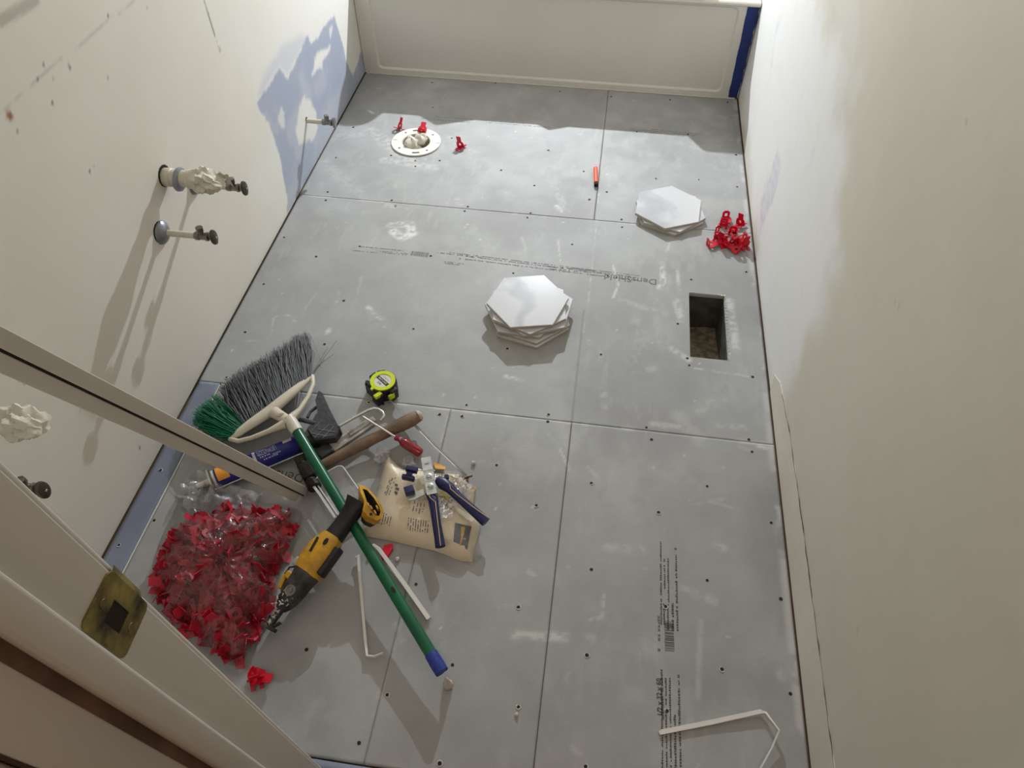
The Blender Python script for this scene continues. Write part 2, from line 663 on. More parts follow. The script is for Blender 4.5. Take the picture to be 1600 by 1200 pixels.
def dust(X, Y):
    n1, n3, n2 = NZ1(X, Y), NZ3(X, Y, 3), NZ2(X, Y)
    v = smooth01(n2, 0.42, 0.85) * 0.10 * smooth01(n1, 0.3, 0.7) + 0.10 * smooth01(NZ1(X * 3, Y), .5, .8) * smooth01(NZ2(Y, X), .4, .7)
    v = v + smooth01(Y, -1.3, -0.3) * 0.06 * smooth01(n1, 0.4, 0.7)
    wob = (n3 - 0.5) * 0.006
    for pl, w, s in scuffs:
        x0, x1 = min(p.x for p in pl) - 3 * w, max(p.x for p in pl) + 3 * w
        y0, y1 = min(p.y for p in pl) - 3 * w, max(p.y for p in pl) + 3 * w
        k = (X > x0) & (X < x1) & (Y > y0) & (Y < y1)
        if not k.any():
            continue
        x, y = X[k], Y[k]
        d = np.full(x.shape, 1e9)
        for a, b in zip(pl[:-1], pl[1:]):
            d = np.minimum(d, seg_dist(x, y, a, b))
        c = 1 - smooth01(d + wob[k] * (w / 0.006), w * 0.4, w * 1.6)
        c = c * s * (.85 if w > .005 else .6) * (0.12 + 0.88 * smooth01(n3[k] * .6 + n1[k] * .4, 0.40, 0.62))
        v[k] = np.maximum(v[k], c)
    for x_, y_, r_, s_ in dots:
        k = (abs(X - x_) < r_ * 2.5) & (abs(Y - y_) < r_ * 2.5)
        if k.any():
            v[k] = np.maximum(v[k], s_ * (1 - smooth01(np.hypot(X[k] - x_, Y[k] - y_), r_ * 0.6, r_ * 2)))
    # dust packed along the seams and by the right wall
    v = np.maximum(v, 0.35 * (1 - smooth01(abs(X - 1.512), 0.002, 0.016)) * smooth01(n1, 0.4, 0.6))
    k = 1 - smooth01(np.minimum(abs(Y - YS1), abs(Y - YS2)), 0.002, 0.010)
    v = np.maximum(v, 0.3 * k * smooth01(n1, 0.5, 0.66))
    return v


def grime(X, Y):
    """pencil lines and darker smears"""
    v = 0.25 * smooth01(NZ4(X, Y), 0.5, 0.7)
    k = (1 - smooth01(abs(X - XS1 - 0.001), 0.0008, 0.0032)) * ((Y < -1.28) & (Y > YS2)) * 0.85
    return np.maximum(v, k)


M_board = layered_mat('cement_board', srgb(163, 164, 164), srgb(152, 152, 151),
                      [('grime', srgb(112, 110, 108)), ('dust', srgb(226, 224, 220))], rough=0.62, bump=0.12,
                      bump_scale=180, vscale=5, fine=srgb(178, 178, 176))
M_boardblue = layered_mat('blue_board_face', srgb(124, 130, 148), srgb(116, 122, 140), [('dust', srgb(190, 194, 205))],
                          rough=0.6, bump=0.08)
M_core = mat('gypsum_core', srgb(222, 218, 208), 0.9, bump=0.5, bump_scale=200)

floor = MB()
floor.plate([(-0.1, 0.9), (W + 0.1, 0.9), (W + 0.1, -2.66), (-0.1, -2.66)],
            [[(HX0 - .004, HY0 - .004), (HX1 + .004, HY0 - .004), (HX1 + .004, HY1 + .004), (HX0 - .004, HY1 + .004)],
             [(FLC.x + 0.06 * math.cos(a * PI / 8), FLC.y + 0.06 * math.sin(a * PI / 8)) for a in range(16)]],
            -0.034, -0.0135)
floor = floor.build('floor', M_ply)
tag(floor, kind='structure')
G = 0.0006     # half seam gap


def lin(a, b, step, extra=()):
    n = max(2, int(round((b - a) / step)) + 1)
    v = list(np.linspace(a, b, n)) + [e for e in extra if a < e < b]
    return np.array(sorted(set(round(x, 5) for x in v)))


BOARDS = []


def board(x0, x1, y0, y1, m=M_board, hole=None, step=0.005, gt=G):
    x0, x1, y0, y1 = x0 + gt, x1 - gt, y0 + gt, y1 - gt
    ex = (hole[0], hole[1]) if hole else ()
    ey = (hole[2], hole[3]) if hole else ()
    xs, ys = lin(x0, x1, step, ex), lin(y0, y1, step, ey)
    sk = (lambda cx, cy: (cx > hole[0]) & (cx < hole[1]) & (cy > hole[2]) & (cy < hole[3])) if hole else None
    nz = lambda X, Y: (X, Y, np.zeros_like(X))
    ms = {'dust': dust, 'grime': grime} if m is M_board else {'dust': dust}
    o = grid_mesh('backer_board', xs, ys, nz, m, floor, ms, sk, (0, 0, 0.0125))
    BOARDS.append((o, x0, x1, y0, y1))
    return o


WG = 0.004     # gap at the walls
b_tl = board(0.004, XS1, YS1, -0.002, hole=(FLC.x - .056, FLC.x + .056, FLC.y - .056, FLC.y + .056))
b_tr = board(XS1, W - WG, YS1, -0.002)
b_mid = board(0.005, W - WG, YS2, YS1, hole=(HX0, HX1, HY0, HY1))
b_bl = board(XSTRIP + 0.002, XS0, YEND, YS2)
b_bm = board(XS0, XS1, YEND, YS2)
b_br = board(XS1, W - WG, YEND, YS2)
b_st = board(0.006, XSTRIP - 0.002, YEND, YS2, M_boardblue, step=0.01)
b_fr = board(0.05, 1.50, -2.626, YEND - 0.003, M_boardblue, step=0.012)
for b_ in (b_st, b_fr):
    b_['label'] = 'blue-faced narrow board strip'
# the pale broken edge along the strip
MB().box((XSTRIP - 0.0005, (YS2 + YEND) / 2, -0.0045), (0.0028, YS2 - YEND - 0.01, 0.009)).build('gypsum_edge', M_core, b_st)


def owner(p):
    for o, x0, x1, y0, y1 in BOARDS:
        if x0 <= p[0] <= x1 and y0 <= p[1] <= y1:
            return o
    return b_mid


screws = [(675, 129), (774, 130), (676, 168), (875, 143), (955, 151), (1047, 156), (1137, 160), (1075, 210), (995, 206), (1150, 242),
          (857, 235), (1025, 279), (1092, 281), (1152, 292), (912, 268), (921, 312), (971, 343), (972, 355), (835, 290), (783, 266),
          (512, 300), (509, 313), (612, 313), (618, 322), (731, 323), (726, 330), (829, 333), (824, 340), (552, 199), (525, 246),
          (611, 243), (687, 251), (649, 260), (649, 251), (706, 216), (562, 385), (673, 400), (444, 371), (494, 401), (412, 444),
          (537, 470), (383, 519), (507, 538), (646, 514), (354, 590), (802, 427), (950, 431), (1080, 437), (1166, 425), (894, 382),
          (1059, 506), (939, 554), (1074, 560), (1077, 571), (1176, 589), (793, 545), (857, 648), (856, 659), (1010, 668), (1018, 687), (1170, 687),
          (1175, 706), (729, 633), (687, 648), (722, 651), (576, 629), (776, 727), (924, 755), (838, 790), (1105, 760), (1029, 801),
          (1205, 817), (924, 890), (810, 949), (1105, 907), (1220, 936), (1040, 948), (650, 913), (917, 1024), (1128, 1046), (1235, 1084),
          (1042, 1111), (479, 1015), (605, 1086), (810, 1105), (561, 1161), (687, 1193), (915, 1198), (318, 637), (251, 735), (186, 852), (241, 813),
          (707, 1039), (559, 679), (948, 300), (470, 585)]
M_hole = mat('screw_recess', srgb(26, 24, 22), 0.7)
M_crumb = mat('gypsum_crumb', srgb(208, 203, 192), 0.9, bump=0.6, bump_scale=300)
rs = random.Random(3)
byb = {}
for s_ in screws:
    p = at(*s_)
    byb.setdefault(owner(p).name, []).append(p)
for o, *_ in BOARDS:
    pts = byb.get(o.name, [])
    if not pts:
        continue
    a, c = MB(), MB()
    for p in pts:
        r_ = rs.uniform(0.0032, 0.0042)
        a.lathe([(r_, 0.0001), (r_, 0.0006), (r_ * 0.72, 0.0005), (0.0008, 0.0003)], 10, Matrix.Translation((p.x, p.y, 0)))
        near = p.y < YS2
        k = rs.random()
        if k < (0.55 if near else 0.15):
            n = 9
            a0 = rs.uniform(0, 6.28)
            span = rs.uniform(2.5, 6.0)
            ptl = [(p.x + (r_ + .001) * math.cos(a0 + span * i / n), p.y + (r_ + .001) * math.sin(a0 + span * i / n), 0.0006) for i in range(n + 1)]
            c.tube(ptl, [rs.uniform(0.0006, 0.0016) for _ in ptl], 5)
    a.build('screw_recess', M_hole, o)['kind'] = 'stuff'
    if c.v:
        c.build('gypsum_crumb', M_crumb, o)['kind'] = 'stuff'

# ---- print on the boards
ZT = 0.0005


def print_rows(parent, p0, p1, wid, rows, seed, lh, dens=0.72, name='fine_print', zoff=ZT, m=None):
    """rows of tiny unreadable print from p0 towards p1; rows = [(offset, start, end)] fractions"""
    rr = random.Random(seed)
    M = frame((p0[0], p0[1], zoff), (p1[0], p1[1], zoff))
    L = (Vector(p1[:2]) - Vector(p0[:2])).length
    mb = MB()
    for off, s, e in rows:
        x = s * L
        while x < e * L:
            w = rr.uniform(0.5, 1.3) * lh
            if rr.random() < dens:
                hh = lh * rr.uniform(0.55, 1.0)
                mb.add([M @ Vector(v) for v in ((x, off, 0), (x + w * .7, off, 0), (x + w * .7, off + hh, 0), (x, off + hh, 0))], [(0, 1, 2, 3)])
            x += w
    o = mb.build(name, m or M_ink2, parent)
    o['kind'] = 'stuff'
    return o


def barcode(parent, p0, p1, hgt, seed, n=26):
    rr = random.Random(seed)
    M = frame((p0[0], p0[1], ZT), (p1[0], p1[1], ZT))
    L = (Vector(p1[:2]) - Vector(p0[:2])).length
    mb = MB()
    x = 0
    while x < L:
        w = L / n * rr.choice([0.3, 0.4, 0.7])
        hh = hgt * rr.uniform(0.92, 1.0)
        mb.add([M @ Vector(v) for v in ((x, 0, 0), (x + w, 0, 0), (x + w, hh, 0), (x, hh, 0))], [(0, 1, 2, 3)])
        x += w + L / n * rr.choice([0.45, 0.9])
    return mb.build('barcode', M_ink, parent)


# middle board: reads from the tub side, so it is upside down here
a_, b_ = at(1015, 442), at(560, 386)
print_rows(b_mid, at(1000, 436), at(700, 399), 0, [(-0.016, 0, 1), (-0.008, .05, .9), (0.006, .0, .8)], 1, 0.0045)
print_rows(b_mid, at(760, 404), at(680, 395), 0, [(0.012, 0, .5), (-0.004, 0.1, 1)], 2, 0.0055)
print_rows(b_mid, at(725, 412), at(692, 408), 0, [(0.0, 0, 1), (0.007, .2, 1)], 12, 0.005)
print_rows(b_mid, at(940, 425), at(860, 418), 0, [(0.004, 0, 1), (-0.005, .1, 1)], 3, 0.005)
print_rows(b_mid, at(636, 398), at(553, 390), 0, [(0.0, 0, .45), (-0.006, 0, .5), (0.003, .55, 1)], 4, 0.004)
print_rows(b_mid, at(637, 392), at(565, 385), 0, [(0, 0, 1)], 5, 0.004)
barcode(b_mid, at(668, 402), at(641, 399), -0.022, 6)
Mt = frame(at(1016, 437), at(948, 430))
Mt.translation = at(985, 436, ZT)
text_part('DensShield', 0.036, M_ink2, Mt, b_mid, 'logo_text')
# board beside the tub, mostly in the shade
print_rows(b_tl, at(860, 199), at(660, 183), 0, [(0.0, 0, .5), (-0.012, .2, .9), (0.01, .6, 1)], 7, 0.004)
print_rows(b_tr, at(1090, 212), at(985, 201), 0, [(0.0, 0, 1), (-0.012, 0, .7), (0.012, .2, 1)], 8, 0.0045, 0.85)
# right-hand board: print runs away from the doorway
def vline(off, a, b):
    return off, a, b
pA, pB = at(1066, 1240), at(1057, 850)
print_rows(b_br, pA, pB, 0, [(0.000, 0.02, .42), (0.000, .60, .98), (0.009, .0, .27), (0.009, .60, .72)], 9, 0.0050, 0.9, m=M_ink)
print_rows(b_br, pA, pB, 0, [(0.018, 0.03, .40), (0.026, .05, .40), (0.034, .02, .43), (0.018, .72, .92), (0.026, .78, .92), (0.034, .75, 1.0)], 10, 0.0040, 0.9, m=M_ink)
print_rows(b_br, pA, pB, 0, [(0.028, .62, .71), (0.034, .62, .73), (0.020, .60, .71)], 13, 0.0040, 0.9, m=M_ink)
pC = at(1041, 1016)
barcode(b_br, (at(1054, 1018).x, at(1054, 1018).y), (at(1052, 972).x, at(1052, 972).y), 0.020, 11, 22)
Mt = frame(at(1031, 1110), at(1029, 1060)); Mt.translation = at(1030.5, 1089, ZT)
text_part('1/2 x 32 x 60', 0.0135, M_ink, Mt, b_br, 'size_text', bold=0.0004)
print_rows(b_br, at(1038, 1124), at(1036, 1060), 0, [(0, 0, 1)], 14, 0.0055, 0.85)
print_rows(b_br, at(1032, 1018), at(1031, 962), 0, [(0, 0, 1)], 15, 0.0065, 0.85)
# left-hand board: upside-down brand lettering under the leaning board
Mt = frame(at(466, 744), at(420, 738)); Mt.translation = at(426, 740, ZT)
text_part('DensShield', 0.036, M_ink, Mt, b_bl, 'logo_text')

# ---- register hole with its sheet metal boot
M_duct = mat('duct_sheet', srgb(120, 116, 108), 0.5, 0.5, var=0.5, var_scale=25)
M_dirt = mat('duct_dirt', srgb(150, 138, 118), 0.95, var=0.6, var_scale=45, bump=1.0, bump_scale=60)
dz = -0.15
d = MB()
x0, x1, y0, y1 = HX0 - .003, HX1 + .003, HY0 - .003, HY1 + .003
for a, b in (((x0, y0), (x1, y0)), ((x1, y0), (x1, y1)), ((x1, y1), (x0, y1)), ((x0, y1), (x0, y0))):
    cx, cy = (a[0] + b[0]) / 2, (a[1] + b[1]) / 2
    d.box((cx, cy, (dz - .0135) / 2), (abs(a[0] - b[0]) + .002, abs(a[1] - b[1]) + .002, -dz - .0135))
boot = d.build('duct_boot', M_duct, floor)
boot['label'] = 'dark sheet metal duct lining the floor register hole'
xs, ys = lin(x0, x1, .006), lin(y0, y1, .006)
grid_mesh('duct_bottom', xs, ys, lambda X, Y: (X, Y, dz + 0.05 * smooth01(-Y, -y1, -y0) + 0.02 * NZ1(X, Y)), M_dirt, boot)
# torn gypsum along the hole's edges
c = MB()
rr = random.Random(8)
for i in range(22):
    t = i / 21
    c.lathe([(0.0005, 0), (rr.uniform(.001, .003), 0.001), (0.0005, rr.uniform(.001, .003))], 5,
            Matrix.Translation((HX1 + rr.uniform(0, .004), HY0 + (HY1 - HY0) * t, 0)))
for i in range(9):
    c.lathe([(0.0005, 0), (rr.uniform(.001, .0045), 0.001), (0.0005, rr.uniform(.001, .004))], 5,
            Matrix.Translation((HX1 - rr.uniform(0, .02), HY1 + rr.uniform(0, .01), 0)))
c.build('gypsum_crumb', M_crumb, b_mid)['kind'] = 'stuff'

# ------------------------------------------------------------------ walls
def wpoly(pts, plane):
    return [Vector((atx(px, py, plane).y, atx(px, py, plane).z)) for px, py in pts]


blue_poly = wpoly([(522, 22), (530, 52), (542, 97), (552, 120), (556, 150), (542, 172), (515, 220), (480, 280), (448, 335), (450, 317), (442, 275), (435, 240), (420, 195),
                   (400, 160), (415, 142), (422, 130), (437, 105), (449, 122), (462, 95), (480, 57), (486, 68), (497, 60), (505, 45), (512, 35)], 0)
blue_poly[4:6] = [Vector((0.0, 0.10)), Vector((0.0, -0.02)), Vector((-0.28, -0.03))]
violet_poly = wpoly([(440, 70), (470, 55), (482, 60), (462, 95), (449, 122), (437, 105), (420, 132), (400, 160), (410, 120)], 0)
wp1 = wpoly([(475, 148), (466, 170), (462, 205), (468, 225), (490, 220), (497, 200), (494, 175), (486, 155)], 0)
wp2 = wpoly([(440, 163), (433, 185), (438, 206), (446, 200), (445, 175)], 0)
wp3 = wpoly([(516, 71), (500, 79), (492, 92), (487, 118), (500, 105), (504, 112), (505, 97), (516, 78)], 0)
wp4 = wpoly([(522, 30), (515, 45), (516, 60), (520, 50)], 0)


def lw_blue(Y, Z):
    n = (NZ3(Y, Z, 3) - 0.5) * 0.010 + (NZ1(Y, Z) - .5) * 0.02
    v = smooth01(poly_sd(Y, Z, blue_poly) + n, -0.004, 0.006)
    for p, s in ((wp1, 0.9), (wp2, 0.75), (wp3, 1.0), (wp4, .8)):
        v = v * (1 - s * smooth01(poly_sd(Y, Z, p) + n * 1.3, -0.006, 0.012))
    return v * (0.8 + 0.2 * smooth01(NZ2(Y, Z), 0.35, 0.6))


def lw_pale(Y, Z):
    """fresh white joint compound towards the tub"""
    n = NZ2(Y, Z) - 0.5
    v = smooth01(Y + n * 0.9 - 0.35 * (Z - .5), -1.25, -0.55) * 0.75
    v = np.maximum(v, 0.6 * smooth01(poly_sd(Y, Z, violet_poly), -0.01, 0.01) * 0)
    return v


def lw_nick(Y, Z):
    v = np.zeros_like(Y)
    for px, py, r in [(108, 104, .006), (85, 125, .004), (83, 162, .006), (170, 26, .006), (231, 12, .006), (70, 103, .006), (57, 123, .006), (28, 205, .003),
                      (16, 148, .004), (36, 595, .012), (218, 700, .008), (22, 218, .004), (47, 226, .004), (145, 258, .005), (140, 268, .007), (170, 122, .006)]:
        p = atx(px, py)
        d = np.hypot((Y - p.y) * 1.8 + (Z - p.z) * .6, Z - p.z)
        v = np.maximum(v, 1 - smooth01(d, r * .4, r))
    for a, b, w, s in [((318, 0), (345, 83), .002, .9), ((210, 0), (50, 130), .0025, .25), ((50, 130), (0, 175), .002, .2), ((0, 33), (56, 0), .010, .45),
                       ((360, 530), (385, 545), .002, .3), ((375, 505), (383, 520), .002, .3), ((16, 178), (15, 186), .01, .0)]:
        p, q = atx(*a), atx(*b)
        d = seg_dist(Y, Z, (p.y, p.z), (q.y, q.z))
        v = np.maximum(v, s * (1 - smooth01(d + (NZ3(Y, Z, 2) - .5) * .004, w * .5, w * 1.4)))
    return v


def lw_rust(Y, Z):
    p = atx(15, 181)
    return 1 - smooth01(np.hypot(Y - p.y, Z - p.z) + (NZ3(Y, Z) - .5) * .02, 0.004, 0.013)


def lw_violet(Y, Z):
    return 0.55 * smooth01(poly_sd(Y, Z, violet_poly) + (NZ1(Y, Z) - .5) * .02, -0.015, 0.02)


wall_base, wall_base2 = srgb(225, 219, 208), srgb(219, 213, 201)
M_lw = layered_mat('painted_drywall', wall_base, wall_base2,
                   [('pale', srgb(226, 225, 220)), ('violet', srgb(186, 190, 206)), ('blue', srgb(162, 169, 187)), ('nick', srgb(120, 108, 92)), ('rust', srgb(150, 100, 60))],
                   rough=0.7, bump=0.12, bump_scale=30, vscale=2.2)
M_plain = mat('painted_wall', wall_base, 0.7, var=0.06, var_scale=2.5, bump=0.1, bump_scale=30)
ZG = 1.25
ho1, ho2, ho3 = (-1.484, 0.497), (-1.576, 0.406), (-0.655, 0.161)
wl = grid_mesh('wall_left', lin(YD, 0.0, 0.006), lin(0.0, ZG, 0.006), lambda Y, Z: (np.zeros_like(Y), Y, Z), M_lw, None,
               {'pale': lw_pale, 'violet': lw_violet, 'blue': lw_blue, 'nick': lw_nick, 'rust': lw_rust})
tag(wl, kind='structure')
# backing thickness and the rest of that wall
MB().box((-0.0535, (YD + 0.76) / 2, CEIL / 2), (0.10, 0.76 - YD, CEIL)).build('wall_core', M_plain, wl)
MB().box((-0.002, YD / 2, (ZG + CEIL) / 2), (0.004, -YD, CEIL - ZG)).box((-0.002, 0.38, CEIL / 2), (0.004, 0.76, CEIL)).build('upper_drywall', M_plain, wl)
cr_ = MB()
for (a, b) in (((467, 303), (447, 336)), ((447, 336), (383, 452)), ((383, 452), (303, 603))):
    p, q = at(*a), at(*b)
    cr_.tube([(0.004, p.y, 0.0006), (0.004, (p.y + q.y) / 2, 0.0006), (0.004, q.y, 0.0006)], 0.0013, 5)
cr_.build('wall_gap', M_dark, wl)

white_poly = wpoly([(1150, -60), (1292, -60), (1290, 0), (1300, 60), (1322, 110), (1318, 170), (1328, 230), (1322, 300), (1318, 350), (1312, 400), (1296, 450), (1283, 500), (1262, 540),
                    (1240, 590), (1222, 640), (1205, 690), (1190, 560), (1175, 350), (1160, 200), (1152, 150)], W)
vio1 = wpoly([(1216, 228), (1222, 262), (1212, 300), (1195, 350), (1186, 370), (1190, 310), (1205, 262)], W)
vio2 = wpoly([(1225, 10), (1212, 60), (1204, 120), (1208, 60)], W)
vio3 = wpoly([(1276, 220), (1268, 265), (1262, 275), (1268, 230)], W)
bri = [wpoly([(1300, 0), (1312, 60), (1330, 110), (1345, 60), (1340, 0)], W), wpoly([(1310, 130), (1330, 190), (1345, 150), (1362, 130), (1350, 90), (1322, 110)], W),
       wpoly([(1320, 160), (1326, 205), (1333, 165)], W)]


def rw_white(Y, Z):
    n = (NZ2(Y, Z) - 0.5) * 0.16 + (NZ1(Y * .5, Z) - .5) * .05
    v = smooth01(poly_sd(Y, Z, white_poly) + n, -0.05, 0.09)
    for b in bri[:2]:
        v = np.maximum(v, 0.28 * smooth01(poly_sd(Y, Z, b) + n * .4, -.02, .03))
    return v


def rw_violet(Y, Z):
    n = (NZ1(Y, Z) - .5) * .05
    v = 0
    for p, s in ((vio1, .55), (vio2, .35), (vio3, .35)):
        v = np.maximum(v, s * smooth01(poly_sd(Y, Z, p) + n, -0.012, 0.02) * (0.5 + .5 * smooth01(NZ3(Y * .4, Z, 3), .35, .65)))
    return v


def rw_mark(Y, Z):
    v = np.zeros_like(Y)
    for px, py, r in [(1510, 190, .006), (1405, 478, .007), (1398, 473, .005), (1340, 60, .003), (1468, 30, .003), (1485, 385, .004), (1340, 985, .008)]:
        p = atx(px, py, W)
        v = np.maximum(v, .6 * (1 - smooth01(np.hypot(Y - p.y, Z - p.z), r * .4, r)))
    return np.maximum(v, 0.05 * smooth01(NZ1(Y, Z), 0.55, 0.78))


M_rw = layered_mat('patched_drywall', srgb(209, 204, 191), srgb(203, 198, 184),
                   [('white', srgb(226, 225, 223)), ('violet', srgb(186, 186, 206)), ('mark', srgb(176, 168, 156))],
                   rough=0.7, bump=0.12, bump_scale=30, vscale=2.2)
wr = grid_mesh('wall_right', lin(YD, 0.0, 0.006), lin(0.0, ZG, 0.006), lambda Y, Z: (np.full_like(Y, W), Y, Z), M_rw, None,
               {'white': rw_white, 'violet': rw_violet, 'mark': rw_mark})
tag(wr, kind='structure')
M_plain_r = mat('painted_wall_tan', srgb(210, 203, 190), 0.7, var=0.06, var_scale=2.5, bump=0.1, bump_scale=30)
MB().box((W + 0.0535, (YD + 0.76) / 2, CEIL / 2), (0.10, 0.76 - YD, CEIL)).build('wall_core', M_plain_r, wr)
MB().box((W + 0.002, YD / 2, (ZG + CEIL) / 2), (0.004, -YD, CEIL - ZG)).box((W + 0.002, 0.38, CEIL / 2), (0.004, 0.76, CEIL)).build('upper_drywall', M_plain_r, wr)
# dark gap at its foot
MB().tube([(W - 0.003, -0.02, 0.0005), (W - 0.0025, -0.8, 0.0006), (W - 0.0032, -1.6, 0.0006), (W - 0.003, -2.6, 0.0006)], 0.002, 5).build('wall_gap', mat('gap_brown', srgb(70, 48, 34), 0.9), wr)
# lower patch strip of the right wall, joined by a cracked line
M_strip = mat('strip_paint', srgb(214, 209, 197), 0.65, var=0.08, var_scale=5, bump=0.2, bump_scale=40)
tp = [(-1.52, 0.0), (-1.50, 0.05), (-1.56, 0.085), (-1.75, 0.108), (-2.0, 0.115), (-2.3, 0.118), (YD, 0.12), (YD, 0.0)]
tr1 = MB()
Mst = Matrix(((0, 0, -1, W), (1, 0, 0, 0), (0, 1, 0, 0), (0, 0, 0, 1)))
tr1.prism(tp, 0.0, 0.0016, Mst)
tr1 = tr1.build('trim_1', M_strip)
tag(tr1, kind='structure')
ck = MB()
rr = random.Random(4)
yy = -1.60
pl = []
while yy > YD + 0.01:
    base_z = float(np.interp(-yy, [1.56, 1.75, 2.0, 2.3, 2.63], [0.085, 0.108, 0.115, 0.118, 0.12]))
    pl.append((W - 0.0018, yy, base_z + rr.uniform(-.0015, .0015) + .001))
    yy -= 0.018
ck.tube(pl, [rr.uniform(.0003, .0013) for _ in pl], 4)
ck.build('crack', mat('crack_dark', srgb(100, 88, 74), 0.9), tr1)

# back wall of the tub alcove, door wall, ceiling, hall
M_surround = mat('tub_surround', srgb(222, 220, 214), 0.35, var=0.04, var_scale=3)
tag(MB().box((W / 2, 0.81, CEIL / 2), (W + 0.2, 0.10, CEIL)).build('wall_back', M_surround), kind='structure')
tag(MB().box((W / 2 + .2, -1.9, CEIL + 0.03), (W + 1.6, 5.6, 0.06)).build('ceiling', mat('ceiling_paint', srgb(225, 220, 210), 0.8, var=.03)), kind='structure')
DX0, DX1 = 0.668, 1.47
wdr = MB()
YW = (YD - 2.745) / 2
TH = 2.745 + YD
wdr.box(((DX0 - .03 - 0.1) / 2, YW, CEIL / 2), (DX0 - .03 + 0.1, TH, CEIL))
wdr.box(((DX1 + .03 + W + .1) / 2, YW, CEIL / 2), (W + .1 - DX1 - .03, TH, CEIL))
wdr.box(((DX0 + DX1) / 2, YW, (2.08 + CEIL) / 2), (DX1 - DX0 + .06, TH, CEIL - 2.08))
tag(wdr.build('wall_door', M_plain), kind='structure')
hall = MB().box((0.9, -4.7, CEIL / 2), (3.2, .1, CEIL)).box((-0.75, -3.7, CEIL / 2), (.1, 2.0, CEIL)).box((2.45, -3.7, CEIL / 2), (.1, 2.0, CEIL))
hall.box((-0.4, -2.69, CEIL / 2), (.6, .1, CEIL)).box((2.04, -2.69, CEIL / 2), (.76, .1, CEIL))
tag(hall.build('wall_hall', mat('hall_paint', srgb(200, 186, 168), 0.8, var=.05)), kind='structure')
hf = MB()
for i in range(12):
    hf.box((-0.62 + 0.27 * i, -3.72, -0.008), (0.267, 2.14, 0.016))
tag(hf.build('floor_hall', mat('hall_planks', srgb(140, 110, 82), 0.5, var=.3, var_scale=10)), kind='structure')

# door frame: jamb with rebate, stop and casings, strike plate
dj = empty('door_1', (DX0, YD, 0), kind='structure')
j = MB().bbox((DX0 - .0125, (YD - 2.764) / 2, 1.02), (.025, 2.764 + YD, 2.04), .0015)
j.box((DX1 + .0125, (YD - 2.764) / 2, 1.02), (.025, 2.764 + YD, 2.04)).box(((DX0 + DX1) / 2, (YD - 2.764) / 2, 2.05), (DX1 - DX0 + .05, 2.764 + YD, .025))
world_part(j, 'jamb', M_jamb, dj)
world_part(MB().bbox((DX0 + .006, -2.693, 1.01), (.013, .028, 2.02), .004), 'door_stop', M_jamb, dj)
world_part(MB().bbox((DX1 - .006, -2.694, 1.01), (.013, .038, 2.02), .003), 'door_stop', M_jamb, dj)
world_part(MB().bbox((DX0 - .035, YD + .004, 1.02), (.057, .008, 2.04), .003), 'casing', M_jamb, dj)
world_part(MB().bbox((DX0 - .035, -2.774, 1.02), (.060, .016, 2.04), .004), 'casing', M_jamb, dj)
world_part(MB().box((DX0 - .0255, -2.7650, 1.02), (.052, .002, 2.04)), 'casing_gap', mat('gap_brown', srgb(70, 48, 34), 0.9), dj)
M_brass = mat('painted_brass', srgb(168, 150, 80), 0.38, 0.6, var=.4, var_scale=28, col2=srgb(44, 34, 22))
world_part(MB().box((DX0 + .0004, -2.7125, 1.01), (.001, .011, 2.02)), 'brown_line', mat('line_brown', srgb(122, 92, 76), .7, var=.3, var_scale=14, col2=srgb(84, 66, 54)), dj)  # narrow dark brown strip along the foot of the door stop
sp = MB()
Msp = Matrix(((0, 0, 1, DX0 + .0003), (1, 0, 0, -2.6505), (0, 1, 0, 0.940), (0, 0, 0, 1)))
ow = [(0.0165 * (1 if abs(a) < 1.5708 else -1) + .0075 * math.cos(a), 0.031 * (1 if a > 0 else -1) + .0075 * math.sin(a)) for a in [PI * (k + .5) / 6 - PI for k in range(12)]]
sp.plate(ow, [[(-.010, -.014), (.008, -.014), (.008, .014), (-.010, .014)]], 0, .0016, Msp)
sp.add([(DX0 + .0008, YD - .001, .908), (DX0 + .0008, YD - .001, .972), (DX0 - .005, YD + .009, .966), (DX0 - .005, YD + .009, .914)], [(0, 1, 2, 3)])
spo = world_part(sp, 'strike_plate', M_brass, dj)
spo['label'] = 'brass strike plate smeared with dark grime'
world_part(MB().box((DX0 + .0006, -2.6515, .940), (.001, .019, .029)), 'latch_hole', M_dark, dj)
sc = MB()
for z in (.914, .966):
    sc.lathe([(.004, 0), (.0038, .0008), (.0005, .0004)], 12, Matrix.Translation((DX0 + .0019, -2.6505, z)) @ Matrix.Rotation(PI / 2, 4, 'Y'))
world_part(sc, 'plate_screws', M_brass, dj)
TH_ = math.radians(2.3)      # the frame stands a little out of plumb
dj.location = (DX0 - .001, YD + math.sin(TH_) * 1.0 - .005, 0)
dj.rotation_euler = (TH_, 0, 0)

# ------------------------------------------------------------------ bathtub
TZ = 0.368
tub = empty('bathtub', (W / 2, 0.38, 0), 'white built-in bathtub whose front panel closes the far end of the floor', 'bathtub')
ap = MB()
